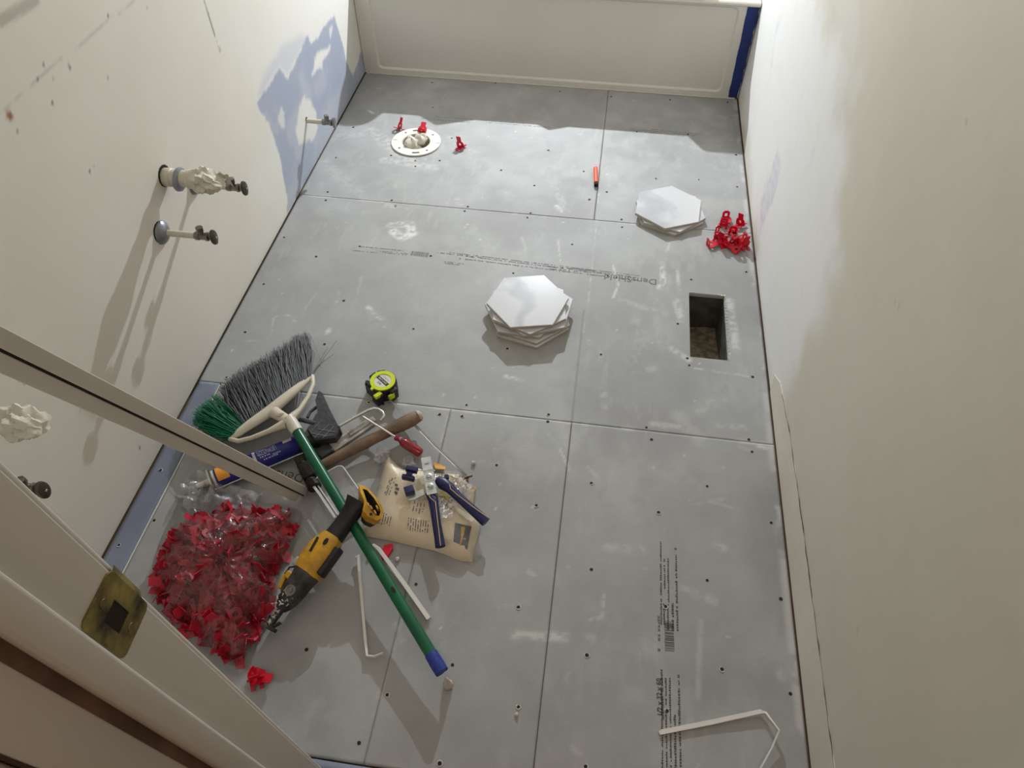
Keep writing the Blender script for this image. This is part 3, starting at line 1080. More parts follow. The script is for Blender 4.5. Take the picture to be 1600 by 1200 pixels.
# apron with a raised border: face at y=0, field recessed 6 mm
bx0, bx1, bz0, bz1 = 0.060, 1.452, 0.022, 0.348
def rrect(x0, x1, z0, z1, r, n=6):
    out = []
    for cx, cz, a0 in ((x1 - r, z0 + r, -PI / 2), (x1 - r, z1 - r, 0), (x0 + r, z1 - r, PI / 2), (x0 + r, z0 + r, PI)):
        out += [(cx + r * math.cos(a0 + PI / 2 * k / n), cz + r * math.sin(a0 + PI / 2 * k / n)) for k in range(n + 1)]
    return out
Mxz = Matrix(((1, 0, 0, 0), (0, 0, -1, 0), (0, 1, 0, 0), (0, 0, 0, 1)))
inner = rrect(bx0, bx1, bz0, bz1, .022)
inner2 = rrect(bx0 + .007, bx1 - .007, bz0 + .007, bz1 - .007, .017)
ap.plate([(0.002, 0.001), (1.521, 0.001), (1.521, TZ - .012), (0.002, TZ - .012)], [inner], 0.0, -0.012, Mxz)
n_ = len(inner)
ap.add([(x, 0, z) for x, z in inner] + [(x, 0.006, z) for x, z in inner2], [(i, (i + 1) % n_, n_ + (i + 1) % n_, n_ + i) for i in range(n_)] + [tuple(range(n_, 2 * n_))])
world_part(ap, 'apron', M_tub, tub, angle=35)
# rim: ring plate plus basin
rim = MB()
bas = lambda s, r: [(0.762 + s * x, 0.385 + s * 1.0 * y) for x, y in rrect(-0.66, 0.66, -0.28, 0.30, r, 8)]
rim.plate([(0.002, -0.004), (1.521, -0.004), (1.521, 0.757), (0.002, 0.757)], [bas(1, .16)], TZ - .014, TZ)
rim.tube([(0.002, -0.002, TZ - .008), (1.521, -0.002, TZ - .008)], .008, 10)
world_part(rim, 'rim', M_tub, tub, angle=35)
bs = MB()
loops = [(1.0, .16, TZ - .001), (0.985, .16, TZ - .02), (0.93, .16, .16), (0.88, .15, .09), (0.80, .14, .07)]
for s_, r_, z_ in loops:
    bs.v += [(x, y, z_) for x, y in bas(s_, r_)]
nb = len(bas(1, .16))
for i in range(len(loops) - 1):
    bs.f += [(i * nb + k, i * nb + (k + 1) % nb, (i + 1) * nb + (k + 1) % nb, (i + 1) * nb + k) for k in range(nb)]
bs.f.append(tuple((len(loops) - 1) * nb + k for k in range(nb)))
world_part(bs, 'basin', M_tub, tub, angle=60)
bead = MB().tube([(0.01, -.003, .002), (.5, -.003, .002), (1.0, -.003, .002), (1.51, -.003, .002)], .004, 6)
world_part(bead, 'caulk_bead', mat('old_caulk', srgb(200, 196, 184), .7), tub)
# painter's tape up the right end of the apron
tpm = MB()
rr = random.Random(2)
zz = np.linspace(0.002, TZ - .002, 26)
L_ = [(1.477 + .006 * (1 - z / .37) + rr.uniform(-.001, .001), -.0016, z) for z in zz]
R_ = [(1.517 + rr.uniform(-.002, .004), -.0018 - rr.uniform(0, .0015), z) for z in zz]
tpm.v = L_ + R_
tpm.f = [(i, i + 1, 26 + i + 1, 26 + i) for i in range(25)]
tt = MB()
tt.v = [(x, y + .0012, z) for x, y, z in tpm.v]; tt.f = [f[::-1] for f in tpm.f]
nv = len(tpm.v)
tpm.add(tt.v, tt.f)
tape = tpm.build('masking_tape', M_blue_tape)
tag(tape, 'dark blue masking tape running up the right end of the bathtub front', 'tape')

# ------------------------------------------------------------------ plumbing on the left wall
def rotx(M=None):
    return Matrix(((0, 0, 1, 0), (0, 1, 0, 0), (-1, 0, 0, 0), (0, 0, 0, 1)))


RX = Matrix(((0, 0, 1, 0), (1, 0, 0, 0), (0, 1, 0, 0), (0, 0, 0, 1)))   # local z -> world +x


def valve(name, y, z, L, label, esc=0.029, stub_m=M_cream, knob_m=M_knob, small=1.0, group=None, esc_m=None):
    t = empty(name, (0, y, z), label, 'valve', group)
    if esc:
        MB().lathe([(esc * .35, .016), (esc * .55, .013), (esc * .9, .006), (esc, .001), (esc, 0)], 28, RX).build('escutcheon', esc_m or mat('escutcheon_chrome', srgb(150, 152, 158), 0.38, 0.55, var=.25, var_scale=40), t, True, angle=50)
    bl = 0.042 * small
    MB().lathe([(.0078, 0), (.0078, L - bl - .010)], 14, RX).build('stub_pipe', stub_m, t, True, angle=40)
    b = MB().lathe([(.009, 0), (.0105, .002), (.0105, .012), (.009, .014), (.009, .026), (.011, .028), (.011, .034), (.006, .036), (.006, .042)], 8,
                   Matrix.Translation((L - bl - .010, 0, 0)) @ RX)
    b.lathe([(.0065, 0), (.0065, .014), (.0085, .015), (.0085, .026), (.006, .027)], 8, Matrix.Translation((L - bl + .008, 0, 0)))
    b.build('valve_body', M_chrome, t, True, angle=30)
    k = MB()
    Mk = Matrix.Translation((L - .010, 0, 0)) @ RX @ Matrix.Diagonal((0.62, 1.0, 1, 1)) @ Matrix.Rotation(.0, 4, 'Z')
    k.lathe([(.010, 0), (.019, .001), (.0205, .004), (.019, .008), (.012, .010), (.003, .0105)], 24, Mk)
    kk = k.build('oval_knob', knob_m, t, True, angle=40)
    s = MB().lathe([(.0024, .0), (.0022, .0015), (.0005, .0018)], 8, Matrix.Translation((L + .0002, 0, 0)) @ RX).build('knob_screw', M_steel, kk, True)
    return t


valve('shutoff_valve', ho2[0], ho2[1], 0.135, 'oval-knobbed shutoff valve with wide round wall plate, below the wrapped drain pipe')
valve('shutoff_valve', -1.386, 0.410, 0.138, 'oval-knobbed shutoff valve half hidden behind the wrapped drain pipe', esc=0.027)
valve('shutoff_valve', ho3[0], ho3[1], 0.103, 'small shutoff valve low on the blue-patched wall near the bathtub', esc=0.0, knob_m=mat('pale_knob', srgb(140, 140, 140), .35, .6), small=.9)
pv = atx(70, 766, 0.135)
valve('shutoff_valve', pv.y, pv.z, 0.137, 'dark oval-knobbed shutoff valve beside the door frame at lower left', esc=0.0, stub_m=M_chrome)
for (y, z, r) in ((ho1[0], ho1[1] + .003, .026), (ho2[0] - .006, ho2[1] + .006, .026), (ho3[0], ho3[1] + .004, .009), (pv.y, pv.z, .012)):
    h = MB().lathe([(r, 0), (r, .0006)], 14, Matrix.Translation((0.0004, y, z)) @ RX)
    h.build('pipe_hole', M_dark, wl)


def wrapped_drain(y, z, L, label, seed, ring=True, flap=True):
    rr = random.Random(seed)
    t = empty('drain_pipe', (0, y, z), label, 'drain pipe')
    n, prof = 26, []
    M_wrap = mat('wrap_paper', srgb(216, 210, 194), .6, var=.08, var_scale=30, bump=.6, bump_scale=60)
    MB().lathe([(.0195, -.003), (.0215, .001), (.0215, .018), (.0195, .020), (.0195, .072), (.0205, .074), (.0205, .08)], 28, RX).build('pipe', mat('pipe_pvc', srgb(214, 207, 188), .45, var=.06, var_scale=30), t, True, angle=40)
    if ring:
        MB().lathe([(.0205, .030), (.027, .031), (.0285, .034), (.027, .040), (.0205, .043)], 30, Matrix.Rotation(.10, 4, 'Y') @ RX).build('slip_ring', mat('ring_violet', srgb(150, 150, 164), .45, .2, var=.2, var_scale=30), t, True, angle=50)
        MB().lathe([(.0198, .058), (.0225, .059), (.0225, .066), (.0198, .067)], 28, RX).build('pipe_collar', M_cream, t, True, angle=40)
    # crumpled wrap at the end
    v, f = [], []
    R, S = 22, 34
    for i in range(R):
        u = i / (R - 1)
        for k in range(S):
            a = 2 * PI * k / S
            fold = 0.16 * math.sin(5 * a + 7 * u) + 0.10 * math.sin(11 * a - 9 * u) + rr.uniform(-.10, .10)
            rad = (.0215 + .006 * math.sin(PI * min(1, u * 1.3))) * (1 + fold * min(1, u * 3))
            flatten = 1 - 0.45 * smooth01(np.array(u), .45, 1.0)
            rad2 = rad * (1 - .35 * max(0, u - .8) / .2)
            v.append((.066 + u * (L - .066) + .004 * math.sin(3 * a) * u, math.cos(a) * rad2 * (1 + .15 * u), math.sin(a) * rad2 * float(flatten) - .006 * u))
    f = [(i * S + k, i * S + (k + 1) % S, (i + 1) * S + (k + 1) % S, (i + 1) * S + k) for i in range(R - 1) for k in range(S)]
    v.append((L - .004, 0, -.006))
    f += [((R - 1) * S + k, (R - 1) * S + (k + 1) % S, len(v) - 1) for k in range(S)]
    m = MB(); m.v = v; m.f = f
    m.build('crumpled_wrap', M_wrap, t, True, angle=35)
    w2 = MB()
    for k in range(1 if flap else 0):      # loose flap
        pts = []
        for i in range(7):
            for jx in range(4):
                pts.append((.10 + .05 * i / 6 * (L / .14), .016 - .012 * k + .010 * jx / 3 + rr.uniform(-.002, .002), .012 - .05 * (jx / 3) * (i / 6) + .005 * math.sin(i * 2 + jx) + rr.uniform(-.002, .002)))
        w2.add(pts, [(i * 4 + q, i * 4 + q + 1, (i + 1) * 4 + q + 1, (i + 1) * 4 + q) for i in range(6) for q in range(3)])
    if flap:
        w2.build('wrap_flap', M_wrap, t, True)
    return t


wrapped_drain(ho1[0], ho1[1], .142, 'cream wall drain pipe with grey ring and crumpled white wrapping on its end', 1)
pw = atx(66, 664, .14)
wrapped_drain(pw.y, pw.z, .142, 'cream drain stub with crumpled white wrapping cut by the left picture edge', 2, True, False)

# ------------------------------------------------------------------ toilet flange and rag
fl = empty('toilet_flange', (FLC.x, FLC.y, 0), 'round off-white toilet flange with slots screwed to the floor near the bathtub', 'toilet flange')
Mfl = Matrix.Identity(4)
circ = lambda r, n=40, c=(0, 0): [(c[0] + r * math.cos(2 * PI * k / n), c[1] + r * math.sin(2 * PI * k / n)) for k in range(n)]
def slot(ang, r, half, w):
    o = []
    for k in range(7):
        a = ang - half + 2 * half * k / 6
        o.append(((r + w) * math.cos(a), (r + w) * math.sin(a)))
    for k in range(7):
        a = ang + half - 2 * half * k / 6
        o.append(((r - w) * math.cos(a), (r - w) * math.sin(a)))
    return o
holes = [circ(.0525, 36)] + [circ(.0046, 10, (.073 * math.cos(a), .073 * math.sin(a))) for a in (PI / 4, 3 * PI / 4, 5 * PI / 4, 7 * PI / 4)]
holes += [slot(PI / 2 + .2, .074, .18, .0048), slot(-PI / 2 + .2, .074, .18, .0048), slot(0, .080, .02, .008), slot(PI, .080, .02, .008)]
fr_ = MB().plate(circ(FLR, 48), holes, .0012, .006)
fr_.build('flange_ring', mat('flange_white', srgb(226, 223, 215), .45), fl, True, angle=30)
MB().lathe([(.0555, .0035), (.0525, .0058), (.050, .004), (.048, -.03), (.045, -.09)], 36, cap=False).build('flange_throat', mat('throat_pvc', srgb(196, 188, 166), .5, var=.1), fl, True, angle=40)
MB().lathe([(.0895, .0003), (.0895, .0012)], 36).build('slot_bottom', M_dark, fl).hide_render = False
# cut the dark disc's middle out: rebuild as a ring
o_ = fl.children[-1]
bpy.data.objects.remove(o_)
MB().lathe([(.052, .0004), (.0885, .0004), (.0885, .0010), (.052, .0010)], 40, cap=False).build('slot_bottom', M_dark, fl)
rag = MB()
rr = random.Random(6)
for (cx, cy, rad, hh) in ((-.014, -.012, .030, .018), (.018, .004, .024, .030), (.010, -.024, .018, .006)):
    v = []
    for i in range(9):
        for k in range(16):
            th, ph = PI * i / 8, 2 * PI * k / 16
            r_ = rad * (1 + rr.uniform(-.16, .16) + .12 * math.sin(3 * ph + cx * 300))
            v.append((cx + r_ * math.sin(th) * math.cos(ph), cy + r_ * math.sin(th) * math.sin(ph), -.016 + hh + r_ * .75 * math.cos(th)))
    rag.add(v, [(i * 16 + k, i * 16 + (k + 1) % 16, (i + 1) * 16 + (k + 1) % 16, (i + 1) * 16 + k) for i in range(8) for k in range(16)])
rg = rag.build('rag', mat('rag_cloth', srgb(222, 218, 206), .85, bump=.5, bump_scale=80), None, True, angle=50)
rg.location = (FLC.x, FLC.y, 0)
tag(rg, 'crumpled white rag stuffed into the opening of the toilet flange', 'rag')

# ------------------------------------------------------------------ hex tiles
def tile_mat():
    m = bpy.data.materials.new('marble_tile')
    m.use_nodes = True
    nt = m.node_tree
    b = nt.nodes['Principled BSDF']
    b.inputs['Roughness'].default_value = .22
    tc = nt.nodes.new('ShaderNodeTexCoord')
    oi = nt.nodes.new('ShaderNodeObjectInfo')
    ad = nt.nodes.new('ShaderNodeVectorMath'); ad.operation = 'ADD'
    sc_ = nt.nodes.new('ShaderNodeVectorMath'); sc_.operation = 'SCALE'
    nt.links.new(oi.outputs['Location'], sc_.inputs[0]); sc_.inputs['Scale'].default_value = 7
    nt.links.new(tc.outputs['Object'], ad.inputs[0]); nt.links.new(sc_.outputs[0], ad.inputs[1])
    w = nt.nodes.new('ShaderNodeTexWave')
    w.inputs['Scale'].default_value = 1.6
    w.inputs['Distortion'].default_value = 7
    w.inputs['Detail'].default_value = 4
    w.inputs['Detail Scale'].default_value = 2.2
    nt.links.new(ad.outputs[0], w.inputs['Vector'])
    r = nt.nodes.new('ShaderNodeValToRGB')
    r.color_ramp.elements[0].position = .0
    r.color_ramp.elements[0].color = srgb(186, 188, 193)
    r.color_ramp.elements[1].position = .30
    r.color_ramp.elements[1].color = srgb(208, 209, 212)
    nt.links.new(w.outputs['Fac'], r.inputs[0])
    nt.links.new(r.outputs[0], b.inputs['Base Color'])
    return m


M_tile = tile_mat()
M_tilebody = mat('tile_body', srgb(186, 176, 160), .8, var=.1, var_scale=30)
TT = .0088
HR = 0.1185
hexo = lambda r: [(r * math.cos(PI / 3 * k), r * math.sin(PI / 3 * k)) for k in range(6)]
def make_tile(M, label, group):
    t = empty('hex_tile', M, label, 'tile', group)
    MB().prism(hexo(HR), 0, TT - .0016).build('tile_body', M_tilebody, t)
    f = MB().prism(hexo(HR), TT - .0016, TT - .0008)
    f.prism(hexo(HR), TT - .0008, TT, top_scale=.991)
    f.build('glazed_face', M_tile, t)
    return t


def tm(px, py, z, deg, tilt=0):
    p = at(px, py, z)
    return Matrix.Translation((p.x, p.y, z)) @ Matrix.Rotation(math.radians(deg), 4, 'Z') @ Matrix.Rotation(tilt, 4, 'X')


# measured centre of the tall stack's top tile
tops = [(787, 433), (857, 428), (892, 465), (862, 510), (792, 515), (757, 470)]
NT = 6
zt = NT * (TT + .0003)
cs = [at(x, y, zt) for x, y in tops]
c0 = sum((c for c in cs), Vector()) / 6
HR_m = sum((c - c0).length for c in cs) / 6
ang0 = math.degrees(math.atan2(cs[2].y - c0.y, cs[2].x - c0.x))
def tm3(x, y, z, deg):
    return Matrix.Translation((x, y, z)) @ Matrix.Rotation(math.radians(deg), 4, 'Z')
names = ['bottom', 'second from the bottom', 'third from the bottom', 'third from the top', 'second from the top', 'top']
offs = [(.010, -.022, 33), (.012, -.014, 31), (-.006, -.008, 44), (.018, -.004, 10), (.004, -.006, 26), (0, 0, 0)]
grp = 'hexagon tiles in the tall stack'
proto = None
for i in range(NT):
    dx, dy, da = offs[i]
    M = tm3(c0.x + dx, c0.y + dy, i * (TT + .0003) + .0004, ang0 + da)
    lab = ['bottom white hexagon tile of the tall stack mid floor, sticking out towards the viewer',
           'hexagon tile second from the bottom of the tall stack mid floor',
           'hexagon tile third from the bottom of the tall stack, one corner out to the left',
           'hexagon tile third from the top of the tall stack, one corner out to the right',
           'hexagon tile second from the top of the tall stack, just under the veined one',
           'top hexagon tile of the tall stack, marble-white with a wide grey vein'][i]
    if proto is None:
        proto = make_tile(M, lab, grp)
    else:
        clone(proto, M, lab)
# right stack
tops2 = [(998, 298), (1050, 288), (1099, 312), (1094, 348), (1038, 360), (989, 333)]
zt2 = 3 * (TT + .0003)
cs2 = [at(x, y, zt2) for x, y in tops2]
c1 = sum((c for c in cs2), Vector()) / 6
ang1 = math.degrees(math.atan2(cs2[2].y - c1.y, cs2[2].x - c1.x))
for i, (dx, dy, da) in enumerate([(.006, -.004, 14), (.008, -.002, 20), (0, 0, 0)]):
    t = clone(proto, tm3(c1.x + dx, c1.y + dy, i * (TT + .0003) + .0004, ang1 + da),
              ['bottom hexagon tile of the low stack near the right wall', 'middle hexagon tile of the low stack near the right wall, corner out to the right',
               'top hexagon tile of the low stack near the right wall, almost plain white'][i])
    t['group'] = 'hexagon tiles in the low stack'
# tiles left along the tub's rim
rims = [(1.205, .106, 9, 0), (.500, .098, 3, 14), (.790, .104, 1, 22)]
cnt = 0
for x, y, nst, da in rims:
    for i in range(nst + 1):
        if x > 1.2:
            lab = 'hexagon tile on the bathtub rim near its right end, number %s from below' % ['one', 'two', 'three', 'four', 'five', 'six', 'seven', 'eight', 'nine', 'ten'][i]
        elif x < .6:
            lab = 'hexagon tile, %s in the small pile on the left half of bathtub rim' % ['lowest', 'second lowest', 'second highest', 'highest'][i]
        else:
            lab = ['lower', 'upper'][i] + ' hexagon tile of the two on the middle of the bathtub rim'
        t = clone(proto, tm3(x + .003 * math.sin(i * 3) + (.05 if (x > 1.2 and i == 1) else 0), y + .002 * math.cos(i * 2) - (.012 if (x > 1.2 and i == 1) else 0), TZ + .0006 + i * (TT + .0003), da + (i * 3 if x < 1.2 else (i % 3) - 1)), lab)
        t['group'] = 'hexagon tiles on the bathtub rim'

cpt = MB().lathe([(.050, 0), (.056, .004), (.060, .094), (.0625, .095), (.0625, .102), (.058, .104)], 32).build('shadow_tub', M_white, None, True, angle=35)  # unseen round tub, added for the rounded shadow it throws on the floor
cpt.location = (.295, .068, TZ + .0005)
tag(cpt, 'unseen round white plastic tub added on the left of the bathtub rim to cast a shadow', 'tub')

# ------------------------------------------------------------------ red tile clips
def clip_mesh():
    m = MB()
    # upright plate: foot, shoulders, tab, round window
    out = [(-.0145, 0), (.0145, 0), (.015, .009), (.013, .018), (.0085, .021), (.0085, .037), (-.0085, .037), (-.0085, .021), (-.013, .018), (-.015, .009)]
    Mv = Matrix(((1, 0, 0, 0), (0, 0, -1, .0008), (0, 1, 0, 0), (0, 0, 0, 1)))
    m.plate(out, [circ(.0045, 10, (0, .0105))], 0, .0016, Mv)
    # forked base plate
    m.plate([(-.011, -.018), (-.004, -.018), (-.004, -.004), (.004, -.004), (.004, -.018), (.011, -.018), (.011, .016), (.005, .021), (-.005, .021), (-.011, .016)],
            [[(-.004, .004), (.004, .004), (.004, .013), (-.004, .013)]], 0, .0016)
    m.box((0, 0, .001), (.020, .005, .002))
    return m


clip0 = clip_mesh().build('tile_clip', M_red)
clip_me = clip0.data
M_red_shaded = mat('red_plastic_shaded', srgb(188, 26, 50), 0.45)  # same clip plastic, duller: the shade inside the bag is put into the colour
used0 = [False]


def clip(loc, rot, label, group, me=None, sc=1.0):
    if not used0[0] and me is None:
        o = clip0
        used0[0] = True
    else:
        o = bpy.data.objects.new('tile_clip', me or clip_me)
        COL.objects.link(o)
    if me is None:
        sc = 1.12
    o.location = loc
    o.rotation_euler = rot
    o.scale = (sc,) * 3
    tag(o, label, 'tile clip', group)
    return o


# pile by the right wall: px, height of centre, rotation, label
pile = [((1134, 338), .004, (1.35, 0, .2), 'pinkish red tile clip lying apart at the top of the pile by the right wall'),
        ((1157, 350), .004, (.0, .2, 2.4), 'red tile clip with fork up, nearest the right wall and apart from the pile'),
        ((1131, 350), .010, (1.9, .1, 2.9), 'red tile clip with square tab pointing up at the head of the pile'),
        ((1120, 362), .006, (1.2, .5, .8), 'red tile clip on the upper left flank of the pile by the wall'),
        ((1122, 372), .008, (.3, .3, -.4), 'red tile clip with round window at the left of the pile'),
        ((1106, 381), .006, (1.5, .0, 1.9), 'pale pink-lit tile clip sticking out leftmost from the pile'),
        ((1130, 370), .018, (2.2, .2, .3), 'red tile clip topmost in the left half of the pile'),
        ((1145, 362), .010, (1.7, .0, 3.0), 'red tile clip with tab upright in the middle of the pile'),
        ((1147, 372), .016, (.8, .4, 1.2), 'red tile clip topmost in the right half of the pile'),
        ((1163, 373), .006, (1.4, -.2, -1.2), 'red tile clip sticking out right of the pile towards the wall'),
        ((1149, 380), .010, (2.0, -.5, 2.0), 'red tile clip low in the right half of the pile'),
        ((1156, 391), .006, (1.5, .2, -2.2), 'red tile clip at the bottom tip of the pile'),
        ((1138, 381), .006, (.2, .1, 1.0), 'red tile clip flat under the middle of the pile'),
        ((1163, 383), .003, (.1, .0, .4), 'red tile clip flat at the lower right of the pile')]
for (px, py), z, r, lab in pile:
    clip(at(px, py, z + .006) + Vector((0, 0, -.004)), r, lab, 'red tile clips piled by the right wall')
clip(at(624, 200, .008) - Vector((0, 0, .003)), (.5, .3, 2.3), 'red tile clip lying left of the top of the toilet flange', 'red tile clips around the toilet flange')
clip(at(659, 205, .012) - Vector((0, 0, .003)), (1.1, 0, 3.1), 'red tile clip resting on the edge of the toilet flange', 'red tile clips around the toilet flange')
clip(at(720, 228, .010) - Vector((0, 0, .006)), (.0, .25, 2.7), 'red tile clip standing right of the toilet flange', 'red tile clips around the toilet flange')
clip(at(400, 1062, .005), (.2, .1, .5), 'single red tile clip on the floor in front of the filled bag', None)
clip(at(396, 1056, .010), (1.4, .1, 1.5), 'second red tile clip leaning on the single one before the bag', None)

# ------------------------------------------------------------------ bag of clips
red_px = [(345, 797), (385, 792), (440, 795), (463, 806), (458, 835), (444, 868), (428, 890), (424, 930), (412, 958), (398, 985), (385, 1020), (368, 1036), (345, 1025),
          (300, 992), (262, 962), (244, 930), (246, 885), (258, 852), (270, 828), (305, 805)]
red_w = [at(x, y, .02).to_2d() for x, y in red_px]
rc = sum(red_w, Vector((0, 0))) / len(red_w)
BH = 0.075


def heap(x, y):
    d = poly_sd(np.array([x]), np.array([y]), red_w)[0]
    return BH * (1 - math.exp(-max(0, d) / .045))


bag_px = [(285, 762), (300, 742), (322, 738), (345, 748), (372, 762), (408, 786), (445, 788), (474, 800), (466, 840), (452, 876), (436, 905), (432, 940), (420, 975), (402, 1010), (386, 1052),
          (366, 1058), (340, 1040), (296, 1003), (255, 972), (236, 935), (238, 880), (252, 840), (266, 810), (278, 785)]
bag_w = [at(x, y, .0).to_2d() for x, y in bag_px]
bag = empty('plastic_bag', (rc.x, rc.y, 0), 'clear plastic bag full of red tile clips beside the door frame', 'bag')
RN, AN = 16, 72
bmv = []
Lb = [0]
for i in range(len(bag_w)):
    Lb.append(Lb[-1] + (bag_w[(i + 1) % len(bag_w)] - bag_w[i]).length)
def bag_edge(s):
    s = (s % 1) * Lb[-1]
    for i in range(len(bag_w)):
        if Lb[i + 1] >= s:
            t = (s - Lb[i]) / (Lb[i + 1] - Lb[i])
            return bag_w[i].lerp(bag_w[(i + 1) % len(bag_w)], t)
    return bag_w[0]
rr = random.Random(9)
vv, ff = [], []
for i in range(RN + 1):
    u = i / RN
    for k in range(AN):
        e = bag_edge(k / AN)
        p = rc.lerp(e, u)
        hz = heap(p.x, p.y) * 1.05
        wr_ = .010 * math.sin(k * .9 + u * 5) * u + .006 * math.sin(k * 2.3 - u * 9)
        z = max(.003, hz + .016 * (1 - u ** 6) + wr_ * (.4 + u) + rr.uniform(-.0025, .0025)) if u < 1 else .0015
        if heap(p.x, p.y) <= 0 and u < 1:
            z = .005 + .03 * abs(math.sin(k * 1.7 + u * 12)) * (1 - u) * 3 + .006 * rr.random()
        vv.append((p.x, p.y, z))
for i in range(RN):
    for k in range(AN):
        l = (k + 1) % AN
        ff.append((i * AN + k, i * AN + l, (i + 1) * AN + l, (i + 1) * AN + k))
fm = MB(); fm.v = vv; fm.f = ff
M_film = film_mat('clear_film', haze=.05, gloss=.04)
M_mouth = film_mat('mouth_film', haze=.22, gloss=.12)
world_part(fm, 'film', M_film, bag, True, 60)
# crumpled open mouth of the bag
cm = MB()
for q in range(5):
    x, y = [(300, 770), (325, 760), (350, 775), (385, 785), (312, 785)][q]
    p = at(x, y, .01)
    vs_ = []
    for i in range(7):
        for k in range(7):
            vs_.append((p.x + (i - 3) * .011 + rr.uniform(-.003, .003), p.y + (k - 3) * .009 + rr.uniform(-.003, .003),
                        .006 + .028 * abs(math.sin(i * 1.3 + q) * math.cos(k * .9 + q)) + rr.uniform(0, .006)))
    cm.add(vs_, [(i * 7 + k, i * 7 + k + 1, (i + 1) * 7 + k + 1, (i + 1) * 7 + k) for i in range(6) for k in range(6)])
world_part(cm, 'bag_mouth', M_mouth, bag, True, 60)['kind'] = 'stuff'
clip_me2 = clip_me.copy()
clip_me2.materials.clear()
clip_me2.materials.append(M_red_shaded)
rr = random.Random(21)
n = 0
xs_ = [p.x for p in red_w]; ys_ = [p.y for p in red_w]
while n < 276:
    x, y = rr.uniform(min(xs_), max(xs_)), rr.uniform(min(ys_), max(ys_))
    hgt = heap(x, y)
    if hgt < .014:
        continue
    z = max(.008, hgt - .006 - abs(rr.gauss(0, .018)))
    clip((x, y, z), (rr.uniform(0, 6.28), rr.uniform(-.8, .8), rr.uniform(0, 6.28)),
         'red tile clip in the heap inside the clear plastic bag', 'red tile clips filling the plastic bag', clip_me2)
    n += 1
for o in [q for q in COL.objects if q.get('group') == 'red tile clips filling the plastic bag']:
    o.scale = (1.12,) * 3
low = MB()
for _ in range(520):
    x, y = rr.uniform(min(xs_), max(xs_)), rr.uniform(min(ys_), max(ys_))
    hgt = heap(x, y)
    if hgt < .010:
        continue
    Mq = Matrix.Translation((x, y, max(.008, rr.uniform(.2, .85) * hgt))) @ Euler((rr.uniform(0, 6.28), rr.uniform(-.8, .8), rr.uniform(0, 6.28))).to_matrix().to_4x4()
    for v_ in [[(-.013, -.018, 0), (.013, -.018, 0), (.013, .018, 0), (-.013, .018, 0), (-.013, 0, .03), (.013, 0, .03)]]:
        low.add([Mq @ Vector(p) for p in ((-.013, -.018, 0), (.013, -.018, 0), (.013, .018, 0), (-.013, .018, 0), (-.012, 0, 0), (.012, 0, 0), (.007, 0, .032), (-.007, 0, .032))], [(0, 1, 2, 3), (4, 5, 6, 7)])
lo_ = low.build('tile_clip', M_red_shaded)
tag(lo_, 'deeper mass of red tile clips under those showing in the plastic bag', 'tile clips', None, 'stuff')

# ------------------------------------------------------------------ broom
ap0, ap1 = at(455, 662, .075), at(688, 1046, .047)
br = empty('broom', (ap0.x, ap0.y, 0), 'green-handled broom with cream head and grey and green bristles', 'broom')
C5 = lambda x, y, z: at(280 + x / 4, 500 + y / 4, z)
M_head = mat('broom_head_plastic', srgb(212, 203, 184), .45, var=.1, var_scale=15)
hd = MB()
zr = .078
A, B = C5(828, 352, .070), C5(318, 738, .075)
main = [C5(828, 352, .066), C5(760, 410, .070), C5(660, 492, .073), C5(570, 568, .075), C5(450, 648, .075), C5(370, 705, .072), C5(318, 740, .068)]
hd.tube(main, [.006, .0115, .0145, .016, .0135, .0105, .006], 14, flat=.75)
arc1 = [C5(832, 350, .066), C5(838, 400, .070), C5(806, 480, .074), C5(755, 560, .077), C5(700, 615, .080)]
arc2 = [C5(316, 742, .068), C5(370, 757, .070), C5(450, 738, .074), C5(560, 695, .077), C5(660, 650, .080)]
hd.tube(arc1, [.006, .0055, .0055, .0065, .012], 10)
hd.tube(arc2, [.006, .0055, .0055, .0065, .012], 10)
hd.tube([C5(590, 575, .076), C5(640, 605, .079), C5(690, 640, .080)], [.016, .014, .015], 12, flat=.8)
world_part(hd, 'broom_head', M_head, br, True, 60)
ey = MB()
Me = Matrix.Translation(C5(632, 592, .0905)) @ Matrix.Rotation(.6, 4, 'Z')
ey.lathe([(.0075, -.001), (.0075, .0004), (.006, .0008)], 16, Me @ Matrix.Diagonal((1.2, .6, 1, 1)))
world_part(ey, 'emblem', mat('emblem_tan', srgb(166, 146, 124), .5), br)
s0, s1 = C5(685, 615, .080), C5(738, 700, .074)
world_part(MB().tube([s0, s0.lerp(s1, .5), s1], [.0145, .0155, .0150], 20), 'handle_socket', M_white, br, True, 50)
hdir = (ap1 - s1).normalized()
hpts = [s1 + hdir * (-.004) + (ap1 - s1) * (i / 12) for i in range(13)]
hdl = MB().tube(hpts, .0125, 22)
world_part(hdl, 'handle', M_green, br, True, 50)
hn = C5(0, 0, 0)
hang = at(614, 922, .068)
ph = s1 + hdir * (hang - s1).dot(hdir) + Vector((0, 0, .0122))
world_part(MB().lathe([(.0045, 0), (.0045, .0012)], 14, frame(ph - Vector((0, 0, .001)), ph + hdir) @ Matrix.Diagonal((1.9, .9, 1, 1))), 'hanging_hole', M_dark, br)
tpb = ap1 - hdir * .036
nn = 20
tb = MB().tube([tpb, tpb + hdir * .012, tpb + hdir * .026, ap1 + hdir * .006], [.0136, .0138, .0142, .0136], nn)
for i in range(len(tb.v)):
    q = random.Random(i).uniform(-.0008, .0010)
    c_ = tb.v[i]
    tb.v[i] = (c_[0] + q, c_[1] - q, c_[2] + q)
world_part(tb, 'blue_tape_end', mat('tape_blue_bright', srgb(44, 66, 160), .6, var=.35, var_scale=50, bump=.6, bump_scale=80), br, True, 60)

